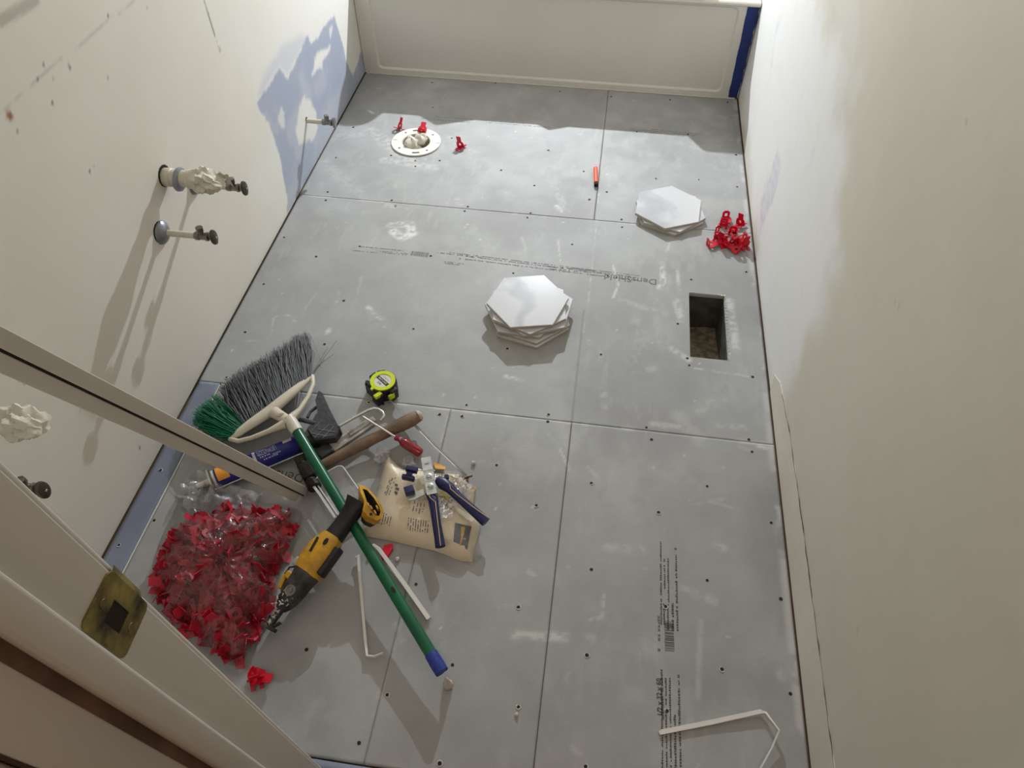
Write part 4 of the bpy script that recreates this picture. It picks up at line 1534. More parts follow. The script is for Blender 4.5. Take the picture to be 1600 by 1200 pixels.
def bristles(t0, t1, num, m, name, tips, seed, zr0=.004):
    rr = random.Random(seed)
    mb = MB()
    for i in range(num):
        t = rr.uniform(t0, t1)
        k = t * (len(main) - 1)
        k0 = min(int(k), len(main) - 2)
        lay = rr.uniform(-1, 1)
        root = main[k0].lerp(main[k0 + 1], k - k0) + Vector((0, 0, lay * .007))
        # tip by interpolation of the measured fan outline
        for (ta, pa), (tb_, pb) in zip(tips[:-1], tips[1:]):
            if ta <= t <= tb_:
                w = (t - ta) / (tb_ - ta)
                tipx = (pa[0] * (1 - w) + pb[0] * w, pa[1] * (1 - w) + pb[1] * w)
                break
        zt_ = .045 + lay * .018 + rr.uniform(-.006, .006)
        tip = C5(tipx[0] + rr.gauss(0, 9), tipx[1] + rr.gauss(0, 9), zt_)
        v = tip - root
        v *= rr.uniform(.90, 1.0) if rr.random() < .9 else rr.uniform(.8, 1.04)
        tip = root + v
        side = Vector((v.y, -v.x, 0)).normalized()
        bow = rr.gauss(0, .006)
        if rr.random() < .03:
            bow *= 3
        pts = [root, root + v * .5 + side * bow + Vector((0, 0, .004)), tip]
        r_ = rr.uniform(.00065, .00095)
        mb.tube(pts, [r_, r_, r_ * .7], 3, cap=False)
    o = world_part(mb, name, m, br, False)
    o['kind'] = 'stuff'
    return o


M_brg = mat('bristle_grey', srgb(64, 64, 64), .55, var=.35, var_scale=90)
M_brn = mat('bristle_green', srgb(14, 118, 78), .5, var=.4, var_scale=90)
gt = [(0, (800, 84)), (.12, (735, 95)), (.25, (655, 150)), (.4, (520, 225)), (.55, (395, 300)), (.68, (300, 370)), (.75, (240, 430))]
bristles(0, .74, 1150, M_brg, 'grey_bristles', gt, 1)
gn = [(.72, (240, 440)), (.78, (170, 500)), (.86, (90, 570)), (.93, (85, 640)), (1.0, (190, 715))]
bristles(.73, 1.0, 480, M_brn, 'green_bristles', gn, 2)
st = MB()
for q, (ex, ey_) in enumerate(((930, 170), (970, 210), (985, 130), (890, 300), (905, 250), (820, 90))):
    r0_ = main[0]
    st.tube([r0_, C5(850 + q * 8, 300 - q * 6, .06), C5(ex, ey_, .05)], .0006, 3)
world_part(st, 'stray_bristles', M_brg, br, False)['kind'] = 'stuff'

# ------------------------------------------------------------------ hammer
ha, hb = at(654, 650, .040), at(479.5, 738, .026)
hm = empty('hammer', (hb.x, hb.y, 0), 'old hammer with worn brown wooden handle running under the broom handle', 'hammer')
pts, rad = [], []
for i in range(17):
    t = i / 16
    pts.append(ha.lerp(hb, t))
    rad.append([.0150, .0188, .0190, .0178, .0162, .0152, .0148, .0150, .0155, .0155, .0150, .0142, .0134, .0128, .0122, .0118, .0112][i])
M_wood = mat('worn_wood', srgb(140, 116, 92), .5, var=.4, var_scale=16, col2=srgb(92, 74, 60), bump=.3, bump_scale=50)
world_part(MB().tube(pts, rad, 18, flat=.85), 'handle', M_wood, hm, True, 60)
e0 = ha + (ha - hb).normalized() * .001
world_part(MB().lathe([(.0152, -.003), (.0145, .0025), (.0105, .0065), (.0055, .0085), (.001, .009)], 16, frame(e0, e0 + (ha - hb), (0, 0, 1)) @ RX), 'highlight_end', mat('wood_highlight', srgb(190, 172, 156), .5, var=.2, var_scale=40), hm, True, 50)  # rounded handle end, its highlight put into the paler wood colour
hx = (hb - ha).normalized()
hy = Vector((-hx.y, hx.x, 0)).normalized()
hc = hb + hx * .0
M_iron = mat('dark_iron', srgb(58, 48, 42), .55, .5, var=.5, var_scale=35, bump=.4, bump_scale=60)
Mh = frame(hc - hy * .05, hc + hy * .05)
hh = MB().bbox((.05, 0, 0), (.045, .030, .030), .004)
hh.lathe([(.012, .070), (.012, .080), (.0165, .086), (.0165, .100), (.015, .102)], 16, RX)
hh.lathe([(.0110, 0.020), (.013, .028)], 16, RX)
hh.bbox((.012, 0, .0), (.030, .026, .010), .003, Matrix.Rotation(.3, 3, 'Y'))
for i in range(len(hh.v)):
    hh.v[i] = tuple(Mh @ Vector(hh.v[i]))
world_part(hh, 'head', M_iron, hm, True, 35)

# ------------------------------------------------------------------ flat bar with black grip
C9 = lambda x, y, z: at(440 + x / 6.667, 600 + y / 6.667, z)
ba, bb = C9(500, 690, .026), C9(968, 382, .026)
sb = empty('putty_knife', (ba.x, ba.y, 0), 'grey compound-crusted flat tool with black grip lying along the hammer handle', 'hand tool')
Mb = frame(ba, bb)
Lb_ = (bb - ba).length
M_crust = mat('crusted_steel', srgb(192, 189, 184), .7, .1, var=.35, var_scale=35, col2=srgb(140, 136, 132), bump=.8, bump_scale=45)
blade = [(0, -.013), (Lb_ * .5, -.013), (Lb_ * .9, -.012), (Lb_, -.008), (Lb_, .009), (Lb_ * .9, .014), (Lb_ * .5, .015), (0, .013)]
q = MB().plate(blade, [circ(.0032, 10, (Lb_ * .58, -.002))], -.006, .005, Mb)
q.bbox(Mb @ Vector((Lb_ * .70, .002, .006)), (Lb_ * .5, .013, .006), .0025, Mb.to_3x3())
world_part(q, 'blade', M_crust, sb, True, 30)
world_part(MB().bbox(Mb @ Vector((Lb_ - .006, .001, .002)), (.016, .018, .013), .003, Mb.to_3x3()), 'end_cap', mat('pale_cap', srgb(160, 158, 154), .5), sb, True, 35)
world_part(MB().bbox(Mb @ Vector((-.014, .0, .0)), (.042, .036, .030), .007, Mb.to_3x3()), 'grip', M_black, sb, True, 40)
world_part(MB().lathe([(.0031, 0), (.0031, .001)], 10, Mb @ Matrix.Translation((Lb_ * .58, -.002, -.0055))), 'hole_shade', M_dark, sb)

# ------------------------------------------------------------------ sealant cartridge in its gun
ca, cb = at(337, 748, .026), at(472, 692, .030)
ct = empty('sealant_cartridge', (ca.x, ca.y, 0), 'dark blue sealant cartridge with an orange band, held in the caulking gun', 'cartridge')
Mc = frame(ca, cb)
Lc = (cb - ca).length
M_cart = mat('cartridge_blue', srgb(38, 40, 128), .35, var=.15, var_scale=20)
bod = MB().lathe([(.020, .0), (.0235, .003), (.0235, Lc - .004), (.021, Lc)], 32, Mc @ RX)
world_part(bod, 'tube', M_cart, ct, True, 40)
world_part(MB().lathe([(.006, -.045), (.009, -.012), (.012, -.008), (.022, -.004), (.022, .001)], 24, Mc @ RX), 'nozzle', M_white, ct, True, 40)


def wrap_patch(x0, x1, a0, a1, r, n=10):
    m = MB()
    for i in range(n + 1):
        a = a0 + (a1 - a0) * i / n
        for x in (x0, x1):
            m.v.append(tuple(Mc @ Vector((x, r * math.cos(a), r * math.sin(a)))))
    m.f = [(2 * i, 2 * i + 1, 2 * i + 3, 2 * i + 2) for i in range(n)]
    return m


world_part(wrap_patch(.006, .034, .9, 2.6, .0239), 'orange_label', mat('label_orange', srgb(236, 160, 50), .5), ct)
world_part(wrap_patch(Lc - .042, Lc - .020, .3, 1.5, .0239), 'price_label', mat('label_white', srgb(196, 192, 186), .6), ct)
world_part(wrap_patch(Lc * .45, Lc * .48, .2, 3.0, .0239), 'white_band', mat('label_white', srgb(196, 192, 186), .6), ct)
tx = MB()
rr = random.Random(31)
M_lw_ink = mat('label_print', srgb(196, 196, 214), .6)
for row in range(9):
    a = 1.1 + row * .085
    x = Lc * .50
    while x < Lc * .72:
        w = rr.uniform(.0012, .003)
        if rr.random() < .7:
            tx.v += [tuple(Mc @ Vector((xx, .0241 * math.cos(aa), .0241 * math.sin(aa)))) for xx, aa in ((x, a), (x + w * .8, a), (x + w * .8, a + .045), (x, a + .045))]
            k = len(tx.v)
            tx.f.append((k - 4, k - 3, k - 2, k - 1))
        x += w
for row, (s, e) in enumerate(((.52, .62), (.66, .74), (.55, .70))):      # larger white lettering fragments
    a = 1.95 + row * .16
    x = Lc * s
    while x < Lc * e:
        w = rr.uniform(.003, .006)
        tx.v += [tuple(Mc @ Vector((xx, .0241 * math.cos(aa), .0241 * math.sin(aa)))) for xx, aa in ((x, a), (x + w * .5, a), (x + w * .5, a + .12), (x, a + .12))]
        k = len(tx.v)
        tx.f.append((k - 4, k - 3, k - 2, k - 1))
        x += w
world_part(tx, 'fine_print', M_lw_ink, ct)['kind'] = 'stuff'
bars = MB()
for i in range(11):
    x = Lc - .040 + i * .0017
    m_ = wrap_patch(x, x + .0007, .5, 1.1, .0242, 4)
    bars.add(m_.v, m_.f)
world_part(bars, 'barcode', M_dark, ct)

gun = empty('caulking_gun', (cb.x, cb.y, 0), 'black caulking gun with a bright bent plunger rod, lying beside the tape measure', 'caulking gun')
g = MB()
for s_ in (-1, 1):
    g.tube([Mc @ Vector((-.010, s_ * .0265, -.004)), Mc @ Vector((Lc * .5, s_ * .0265, -.004)), Mc @ Vector((Lc + .012, s_ * .0265, -.004))], .0022, 8)
world_part(g, 'side_rods', M_steel, gun, True, 50)
world_part(MB().lathe([(.0285, -.013), (.0285, -.009)], 28, Mc @ RX), 'front_plate', M_steel, gun, True, 40)
world_part(MB().lathe([(.014, Lc + .004), (.0275, Lc + .006), (.0275, Lc + .014), (.012, Lc + .016)], 28, Mc @ RX), 'back_plate', M_black, gun, True, 40)
M_gun = mat('gun_dark_grey', srgb(66, 68, 74), .5, var=.35, var_scale=30, bump=.5, bump_scale=70)
hz = .052
hand = [C9(385, 65, hz), C9(425, 90, hz), C9(500, 260, hz), C9(615, 480, hz), C9(560, 560, hz), C9(335, 590, hz), C9(270, 485, hz), C9(355, 425, hz), C9(380, 340, hz), C9(365, 240, hz), C9(350, 170, hz)]
g = MB()
nh = len(hand)
bot = [Vector((p.x, p.y, .012)) for p in hand]
mid = [p.lerp(sum(hand, Vector()) / nh, .06) + Vector((0, 0, .004)) for p in hand]
g.add(bot + hand + mid, [tuple(range(nh))[::-1]] + [(i, (i + 1) % nh, nh + (i + 1) % nh, nh + i) for i in range(nh)] +
      [(nh + i, nh + (i + 1) % nh, 2 * nh + (i + 1) % nh, 2 * nh + i) for i in range(nh)] + [tuple(range(2 * nh, 3 * nh))])
world_part(g, 'grip', M_gun, gun, False)
g = MB()
for a, b in (((300, 500), (420, 380)), ((340, 560), (500, 420)), ((300, 510), (470, 545)), ((380, 470), (560, 500)), ((430, 560), (545, 440))):
    g.tube([C9(*a, hz + .0045), C9(*b, hz + .0045)], .0011, 5)
world_part(g, 'grip_ribs', mat('rib_grey', srgb(120, 122, 126), .6), gun, False)
g = MB().tube([C9(180, 370, .048), C9(240, 380, .050), C9(330, 405, .050), C9(380, 400, .048)], [.006, .007, .006, .005], 10, flat=.6)
g.tube([C9(365, 240, .045), C9(300, 290, .047), C9(270, 350, .048)], [.004, .0035, .004], 8)
world_part(g, 'trigger', M_gun, gun, True, 50)
rodz = [(600, 440, .050), (760, 350, .050), (900, 275, .050), (960, 254, .050), (1010, 262, .050), (1055, 295, .050), (1068, 330, .049), (1050, 360, .048), (1030, 382, .046)]
world_part(MB().tube([C9(*p) for p in rodz], .0036, 12), 'plunger_rod', mat('bright_rod', srgb(206, 204, 200), .25, .7), gun, True, 60)
world_part(MB().tube([C9(615, 480, .045), C9(330, 600, .034), C9(180, 640, .032)], [.012, .016, .02], 14), 'barrel_neck', M_black, gun, True, 50)

# ------------------------------------------------------------------ screwdriver
sa, sb_, sc_ = at(567, 651, .066), at(618, 683, .042), at(659, 709, .022)
sd = empty('screwdriver', (sb_.x, sb_.y, 0), 'screwdriver with translucent dark red handle resting across the hammer handle', 'screwdriver')
world_part(MB().tube([sa, sa.lerp(sb_, .5), sb_], .0026, 10), 'shaft', mat('driver_steel', srgb(214, 204, 192), .3, .6), sd, True, 50)
M_sd = mat('red_acetate', srgb(150, 14, 34), .18, var=.2, var_scale=30, coat=.4)
Ls = (sc_ - sb_).length
Ms = frame(sb_, sc_)
prof = [(.004, -.002), (.0075, 0), (.0075, .006), (.0055, .009), (.0065, .014), (.011, .020), (.0125, .030), (.0125, Ls - .010), (.011, Ls - .003), (.006, Ls)]
hdm = MB()
base = 0
nn = 18
for r_, h_ in prof:
    for k in range(nn):
        a = 2 * PI * k / nn
        fl_ = r_ * (1 - (.10 if (k % 3 == 0 and .018 < h_ < Ls - .012) else 0))
        hdm.v.append(tuple(Ms @ Vector((h_, fl_ * math.cos(a), fl_ * math.sin(a)))))
for i in range(len(prof) - 1):
    for k in range(nn):
        hdm.f.append((i * nn + k, i * nn + (k + 1) % nn, (i + 1) * nn + (k + 1) % nn, (i + 1) * nn + k))
hdm.f += [tuple(range(nn))[::-1], tuple((len(prof) - 1) * nn + k for k in range(nn))]
world_part(hdm, 'handle', M_sd, sd, True, 40)
world_part(MB().tube([Ms @ Vector((.012, 0, .0062)), Ms @ Vector((.018, 0, .0085))], [.004, .005], 8), 'collar', mat('collar_lilac', srgb(170, 150, 180), .3), sd, True)

# ------------------------------------------------------------------ tape measure
tc0 = at(599, 600, .030)
tmz = empty('tape_measure', Matrix.Translation((tc0.x, tc0.y, 0)) @ Matrix.Rotation(math.radians(-38), 4, 'Z'),
            'lime and black tape measure with its blade pulled out towards the pliers', 'tape measure')
M_lime = mat('lime_plastic', srgb(206, 222, 30), .35)
M_tb = mat('tape_black', srgb(30, 28, 38), .5, bump=.3, bump_scale=80)
body = MB()
o = [(.036 * math.cos(a) + .0, .036 * math.sin(a)) for a in [PI * k / 12 for k in range(-3, 16)]] + [(-.036, -.030), (-.030, -.037), (.028, -.037), (.037, -.030)]
body.prism(o, .001, .036)
body.prism(o, .036, .041, top_scale=.93)
for a in (2.6, 3.2, .1):
    body.bbox((.037 * math.cos(a), .037 * math.sin(a), .020), (.016, .022, .034), .004, Matrix.Rotation(a, 3, 'Z'))
body.bbox((.020, -.038, .016), (.026, .016, .028), .004)
body.build('case', M_tb, tmz, True, angle=35)
rg_ = MB().plate([(.0330 * math.cos(2 * PI * k / 40), .0330 * math.sin(2 * PI * k / 40)) for k in range(40)], [circ(.0228, 32)], .0405, .0450)
rg_.prism([(-.008, -.026), (.006, -.029), (.006, -.040), (.000, -.040)], .0405, .0445)
rg_.build('lime_ring', M_lime, tmz, True, angle=35)
MB().lathe([(.0228, .0405), (.0228, .0432)], 32).build('label_disc', mat('label_pale', srgb(214, 214, 210), .5), tmz)
MB().prism([(-.0208, -.0050), (.0208, -.0050), (.0208, .0050), (-.0208, .0050)], .0432, .0436).build('label_band', mat('band_black', srgb(40, 30, 28), .5), tmz)
sp_ = MB().bbox((.026, -.036, .0365), (.013, .022, .010), .003)
sp_.bbox((.044, -.008, .024), (.006, .018, .018), .002)
sp_.build('thumb_lock', M_lime, tmz, True, angle=35)
M_paleink = mat('ink_pale', srgb(222, 206, 190), .6)
M_blackink = mat('ink_black', srgb(40, 40, 44), .6)
text_part('SELF LOCK', .0066, M_paleink, Matrix.Translation((0, 0, .04375)), tmz, 'band_text', bold=.0001)
text_part('KOMELON', .0048, M_blackink, Matrix.Translation((0, .0105, .04335)), tmz, 'maker_text')
text_part('25ft', .0088, M_blackink, Matrix.Translation((0, -.0118, .04335)), tmz, 'length_text', bold=.0001)
bl = [at(608, 622, .020), at(640, 655, .024), at(680, 697, .034), at(712, 727, .042), at(731, 746, .046)]
bm_ = MB()
for p, hh_ in zip(bl, (.012, .011, .010, .010, .009)):
    d_ = (bl[-1] - bl[0]).normalized()
    sd_ = Vector((d_.y, -d_.x, 0)).normalized()
    for (a, b) in ((-.0035, -1), (-.001, 0), (-.0035, 1)):
        bm_.v.append(tuple(p + sd_ * (b * .0048 + (.0012 if b == 0 else 0)) + Vector((0, 0, b * hh_ * .45))))
bm_.f = [(i * 3 + k, i * 3 + k + 1, (i + 1) * 3 + k + 1, (i + 1) * 3 + k) for i in range(4) for k in range(2)]
blo = world_part(bm_, 'blade', mat('tape_steel', srgb(150, 144, 136), .35, .3, var=.2, var_scale=60), tmz, True)
sm = blo.modifiers.new('s', 'SOLIDIFY'); sm.thickness = .0009
hk = bl[-1]
world_part(MB().bbox(hk + Vector((.001, 0, .004)), (.020, .004, .008), .001, Matrix.Rotation(.5, 3, 'Z')).bbox(hk + Vector((.0, -.004, -.002)), (.006, .010, .008), .001), 'blade_hook', M_chrome, tmz, True, 40)

# ------------------------------------------------------------------ printed package
PK = lambda x, y, z=.03: at(560 + x / 6, 690 + y / 6, z)
pk_px = [(252, 85), (300, 120), (360, 190), (430, 232), (560, 235), (700, 262), (830, 268), (935, 275), (1000, 330), (1085, 420), (1075, 560), (1035, 620), (1130, 735), (1135, 800), (1095, 930), (1062, 1095), (960, 1090),
         (800, 1025), (690, 985), (480, 940), (260, 890), (45, 850), (20, 800), (90, 690), (150, 500), (200, 330)]
pk_w = [PK(x, y, .018).to_2d() for x, y in pk_px]
def pkh(x, y):
    d = poly_sd(np.atleast_1d(x), np.atleast_1d(y), pk_w)
    h = .0300 * (1 - np.exp(-np.clip(d, 0, 1) / .016)) + .004 * (NZ1(np.atleast_1d(x), np.atleast_1d(y)) - .5) + .002
    return h
pxs, pys = [p.x for p in pk_w], [p.y for p in pk_w]
pkc = sum(pk_w, Vector((0, 0))) / len(pk_w)
pkg = empty('clip_package', (pkc.x, pkc.y, 0), 'tan printed package in a clear sleeve with a wedge picture, lying under the pliers', 'package')
M_card = mat('tan_card', srgb(242, 226, 196), .45, var=.08, var_scale=25, bump=.15, bump_scale=30)
pm = MB()
RN2 = 12
for i in range(RN2 + 1):
    u = i / RN2
    for k in range(104):
        s = k / 104 * len(pk_w)
        e = pk_w[int(s) % len(pk_w)].lerp(pk_w[(int(s) + 1) % len(pk_w)], s - int(s))
        p = pkc.lerp(e, u)
        pm.v.append((p.x, p.y, float(pkh(p.x, p.y)[0]) if u < 1 else .003))
pm.f = [(i * 104 + k, i * 104 + (k + 1) % 104, (i + 1) * 104 + (k + 1) % 104, (i + 1) * 104 + k) for i in range(RN2) for k in range(104)]
pm.v += [(p[0], p[1], .0008) for p in pm.v[RN2 * 104:(RN2 + 1) * 104]]
b0 = (RN2 + 1) * 104
pm.f += [(RN2 * 104 + k, RN2 * 104 + (k + 1) % 104, b0 + (k + 1) % 104, b0 + k) for k in range(104)]
world_part(pm, 'card', M_card, pkg, True, 60)


def on_pk(x, y, lift=.0009):
    p = PK(x, y, .030)
    z = float(pkh(p.x, p.y)[0])
    p = PK(x, y, z)
    return Vector((p.x, p.y, z + lift))


def decal(quads, name, m, lift=.0010, sub=6):
    mb = MB()
    for q in quads:
        a, b, c, d_ = q
        g_ = []
        for i in range(sub + 1):
            for k in range(sub + 1):
                u, v = i / sub, k / sub
                x = (a[0] * (1 - u) + b[0] * u) * (1 - v) + (d_[0] * (1 - u) + c[0] * u) * v
                y = (a[1] * (1 - u) + b[1] * u) * (1 - v) + (d_[1] * (1 - u) + c[1] * u) * v
                g_.append(on_pk(x, y, lift))
        n1 = sub + 1
        mb.add(g_, [(i * n1 + k, i * n1 + k + 1, (i + 1) * n1 + k + 1, (i + 1) * n1 + k) for i in range(sub) for k in range(sub)])
    return world_part(mb, name, m, pkg, True)


M_pink = mat('package_ink', srgb(52, 40, 58), .7)
rr = random.Random(17)
def para(x0, y0, dx, dy, L, rows, gap, lh, seed, dens=.75):
    """paragraph: lines run along (dx,dy), rows step sideways"""
    rr = random.Random(seed)
    nl = math.hypot(dx, dy)
    dx, dy = dx / nl, dy / nl
    px_, py_ = -dy, dx
    qs = []
    for r_ in range(rows):
        s = 0
        Lr = L * rr.uniform(.7, 1)
        while s < Lr:
            w = rr.uniform(6, 16)
            if rr.random() < dens:
                ax, ay = x0 + dx * s + px_ * r_ * gap, y0 + dy * s + py_ * r_ * gap
                qs.append(((ax, ay), (ax + dx * w * .8, ay + dy * w * .8), (ax + dx * w * .8 + px_ * lh, ay + dy * w * .8 + py_ * lh), (ax + px_ * lh, ay + py_ * lh)))
            s += w
    return qs


qs = para(345, 330, -.38, 1, 250, 4, 20, 9, 1) + para(470, 720, -.02, 1, 185, 9, -24 * -1, 7, 2)
qs = para(330, 330, -.38, 1, 260, 1, 22, 9, 1) + para(352, 340, -.38, 1, 210, 1, 22, 8, 4) + para(305, 350, -.38, 1, 180, 1, 22, 8, 5)
for i in range(9):
    qs += para(478 + i * 23, 716 + i * 4, -.10, 1, 175, 1, 0, 9, 40 + i)
for i in range(4):
    qs += para(535 + i * 30, 560 + i * 6, -.22, 1, 110, 1, 0, 9, 60 + i)
for i in range(4):
    qs += para(245 + i * 22, 670 + i * 12, -.2, 1, 120, 1, 0, 8, 70 + i)
for i in range(4):
    qs += para(725 + i * 22, 288 + i * 2, -.25, 1, 60, 1, 0, 8, 80 + i)
decal(qs, 'fine_print', M_pink, .0012, 1)['kind'] = 'stuff'
# bold mark and small warning triangle
decal([((345, 395), (372, 405), (366, 425), (340, 415)), ((350, 430), (385, 440), (378, 462), (343, 450)), ((335, 465), (372, 475), (360, 505), (342, 490))], 'bold_print', M_pink, .0014, 2)
tri = [(182, 438), (222, 440), (205, 402)]
decal([(tri[i], tri[(i + 1) % 3], (tri[(i + 1) % 3][0] * .88 + 203 * .12, tri[(i + 1) % 3][1] * .88 + 427 * .12), (tri[i][0] * .88 + 203 * .12, tri[i][1] * .88 + 427 * .12)) for i in range(3)], 'warning_triangle', M_pink, .0012, 1)
decal([((62, 808), (700, 938), (697, 972), (52, 842))], 'yellow_edge', mat('package_yellow', srgb(206, 168, 62), .5), .0011, 8)
decal([((905, 762), (1082, 802), (1030, 1062), (884, 1018))], 'picture', mat('picture_grey', srgb(98, 96, 106), .6, var=.2, var_scale=60), .0012, 6)
decal([((962, 800), (1003, 806), (985, 890), (962, 885)), ((966, 885), (982, 888), (952, 1000), (942, 998))], 'wedge_picture', mat('picture_yellow', srgb(222, 172, 52), .5), .0018, 3)
decal([((985, 905), (1010, 910), (1008, 925), (983, 920))], 'picture_tool', mat('picture_tan', srgb(190, 170, 140), .6), .0018, 2)
decal([((112, 742), (195, 762), (188, 800), (108, 780))], 'barcode_block', mat('picture_brown', srgb(128, 106, 100), .6), .0012, 2)
decal([((705, 190), (820, 240), (815, 262), (720, 262)), ((1060, 440), (1108, 420), (1080, 500), (1010, 545))], 'orange_print', mat('print_orange', srgb(222, 162, 62), .5), .0012, 3)
# clear sleeve
sl_px = [(195, 80), (260, 70), (330, 130), (430, 215), (930, 262), (1020, 320), (1100, 420), (1090, 600), (1150, 760), (1125, 900), (1170, 1040), (1070, 1142), (780, 1035), (480, 950), (30, 860), (0, 800), (80, 620), (110, 400), (190, 230)]
sl_w = [PK(x, y, .012).to_2d() for x, y in sl_px]
sl = MB()
rr = random.Random(3)
for i in range(15):
    u = i / 14
    for k in range(76):
        s = k / 76 * len(sl_w)
        e = sl_w[int(s) % len(sl_w)].lerp(sl_w[(int(s) + 1) % len(sl_w)], s - int(s))
        p = pkc.lerp(e, u)
        z = float(pkh(p.x, p.y)[0]) + .0034 + rr.uniform(-.0006, .0012)
        if poly_sd(np.array([p.x]), np.array([p.y]), pk_w)[0] < 0:
            z = .006 + rr.uniform(0, .010)
        if i == 14:
            z = .003
        sl.v.append((p.x, p.y, z))
sl.f = [(i * 76 + k, i * 76 + (k + 1) % 76, (i + 1) * 76 + (k + 1) % 76, (i + 1) * 76 + k) for i in range(14) for k in range(76)]
M_film2 = film_mat('sleeve_film', haze=.07, gloss=.03)
world_part(sl, 'clear_sleeve', M_film2, pkg, True, 60)
# crumpled film tufts
M_tuft = film_mat('tuft_film', haze=.34, gloss=.12)
for (x, y, s) in ((960, 420, 60), (820, 640, 60), (225, 150, 50), (470, 200, 35), (1000, 480, 45), (800, 590, 40)):
    p = on_pk(x, y, .002)
    w = s / 6 * 1.6e-3 * 1.05
    vs_ = []
    for i in range(8):
        for k in range(8):
            vs_.append((p.x + (i - 3.5) / 3.5 * w * 1.2 + rr.uniform(-.2, .2) * w * .4, p.y + (k - 3.5) / 3.5 * w * 1.5 + rr.uniform(-.2, .2) * w * .4, p.z + abs(math.sin(i * 2.1 + k * 1.3)) * .008 + rr.uniform(0, .004)))
    tf = MB()
    tf.add(vs_, [(i * 8 + k, i * 8 + k + 1, (i + 1) * 8 + k + 1, (i + 1) * 8 + k) for i in range(7) for k in range(7)])
    world_part(tf, 'crumpled_film', M_tuft, pkg, True, 30)

# ------------------------------------------------------------------ tile pliers
pl_ = empty('tile_pliers', PK(670, 460, .0), 'tile levelling pliers with navy handles piped in yellow and a zinc jaw bar', 'pliers')
M_navy = mat('navy_plastic', srgb(30, 32, 84), .38, var=.2, var_scale=25)
M_pipe = mat('piping_yellow', srgb(214, 184, 128), .5)
zj = .058
c1_, c2_ = PK(632, 150, zj), PK(690, 495, zj)
Mj = frame(c1_, c2_)
Lj = (c2_ - c1_).length
jb = MB()
jb.plate([(0, -.0115), (Lj, -.0115), (Lj, .0115), (0, .0115)], [slot(.0, .020, .25, .0022)], 0, .0022, Mj)
for s_ in (-1, 1):
    jb.box(Mj @ Vector((Lj / 2, s_ * .0108, -.006)), (Lj, .0018, .014), Mj.to_3x3())
jb.box(Mj @ Vector((Lj * .36, 0, .003)), (.003, .024, .003), Mj.to_3x3())
jb.box(Mj @ Vector((Lj * .64, 0, .003)), (.002, .021, .003), Mj.to_3x3())
world_part(jb, 'jaw_bar', M_steel, pl_, True, 30)
for f_ in (.54, .80):
    world_part(MB().lathe([(.0078, 0), (.0078, .002), (.0060, .0025), (.0058, .006), (.0035, .007)], 8 if f_ > .6 else 16, Mj @ Matrix.Translation((Lj * f_, 0, .0022))), 'bolt', M_steel, pl_, True, 35)


def handle(pts, rad, name):
    t = MB().tube([PK(*p) for p in pts], rad, 16, flat=.8)
    o = world_part(t, name, M_navy, pl_, True, 60)
    return o


h1_ = handle([(660, 480, .050), (700, 540, .050), (715, 640, .048), (735, 780, .044), (755, 900, .040), (768, 985, .038)], [.009, .0115, .0105, .010, .0105, .0115], 'handle')
world_part(MB().tube([PK(660, 500, .0605), PK(672, 525, .0605), PK(722, 566, .0595), PK(735, 680, .0570), PK(752, 820, .0530), (PK(770, 975, .0490))], .0009, 6), 'piping', M_pipe, h1_, True)
h2_ = handle([(745, 355, .052), (790, 390, .054), (860, 440, .052), (960, 540, .048), (1080, 650, .044), (1195, 755, .040)], [.010, .0155, .0125, .0105, .0115, .0120], 'handle')
world_part(MB().tube([PK(850, 372, .060), PK(862, 440, .0635), PK(930, 500, .060), PK(1060, 600, .056), PK(1222, 715, .050)], .0009, 6), 'piping', M_pipe, h2_, True)
world_part(MB().lathe([(.006, 0), (.0055, .010)], 12, Matrix.Translation(PK(828, 345, .052))), 'lock_knob', M_navy, pl_, True, 40)
world_part(MB().tube([PK(770, 470, .050), PK(850, 540, .047)], .002, 8), 'spring_bar', mat('spring_yellow', srgb(196, 176, 40), .4), pl_)
jp = MB()
jp.bbox(PK(500, 262, .060), (.028, .012, .014), .002, Matrix.Rotation(-.1, 3, 'Z')).bbox(PK(480, 300, .055), (.014, .016, .012), .002).bbox(PK(468, 340, .052), (.030, .010, .014), .002, Matrix.Rotation(-.1, 3, 'Z'))
world_part(jp, 'jaw_pad', M_navy, pl_, True, 35)
jp = MB().bbox(PK(478, 460, .056), (.022, .020, .016), .003, Matrix.Rotation(.5, 3, 'Z'))
world_part(jp, 'jaw_pad', M_navy, pl_, True, 35)
lev = [PK(610, 445, .052), PK(618, 495, .052), PK(520, 545, .050), (PK(478, 552, .050)), PK(455, 530, .050), PK(510, 500, .050), PK(545, 462, .052)]
lv = MB()
nl = len(lev)
lv.add(lev + [p + Vector((0, 0, -.003)) for p in lev], [tuple(range(nl)), tuple(range(nl, 2 * nl))[::-1]] + [(i, (i + 1) % nl, nl + (i + 1) % nl, nl + i) for i in range(nl)])
world_part(lv, 'lower_jaw', M_steel, pl_)
world_part(MB().tube([PK(560, 262, .056), PK(600, 268, .054), PK(720, 275, .056)], .0016, 8), 'cross_pin', M_steel, pl_, True)

# ------------------------------------------------------------------ reciprocating saw
s8 = lambda x, y, z: at(400 + x / 4.614, 740 + y / 4.614, z)
fa, fb = s8(75, 1120, .030), s8(745, 205, .088)
Msw = frame(fa, fb)
Lw = (fb - fa).length
saw = empty('reciprocating_saw', Msw, 'yellow and black reciprocating saw without battery, propped on the broom handle', 'power saw')
k_ = Lw / .345
def sx(v):
    return v * Lw
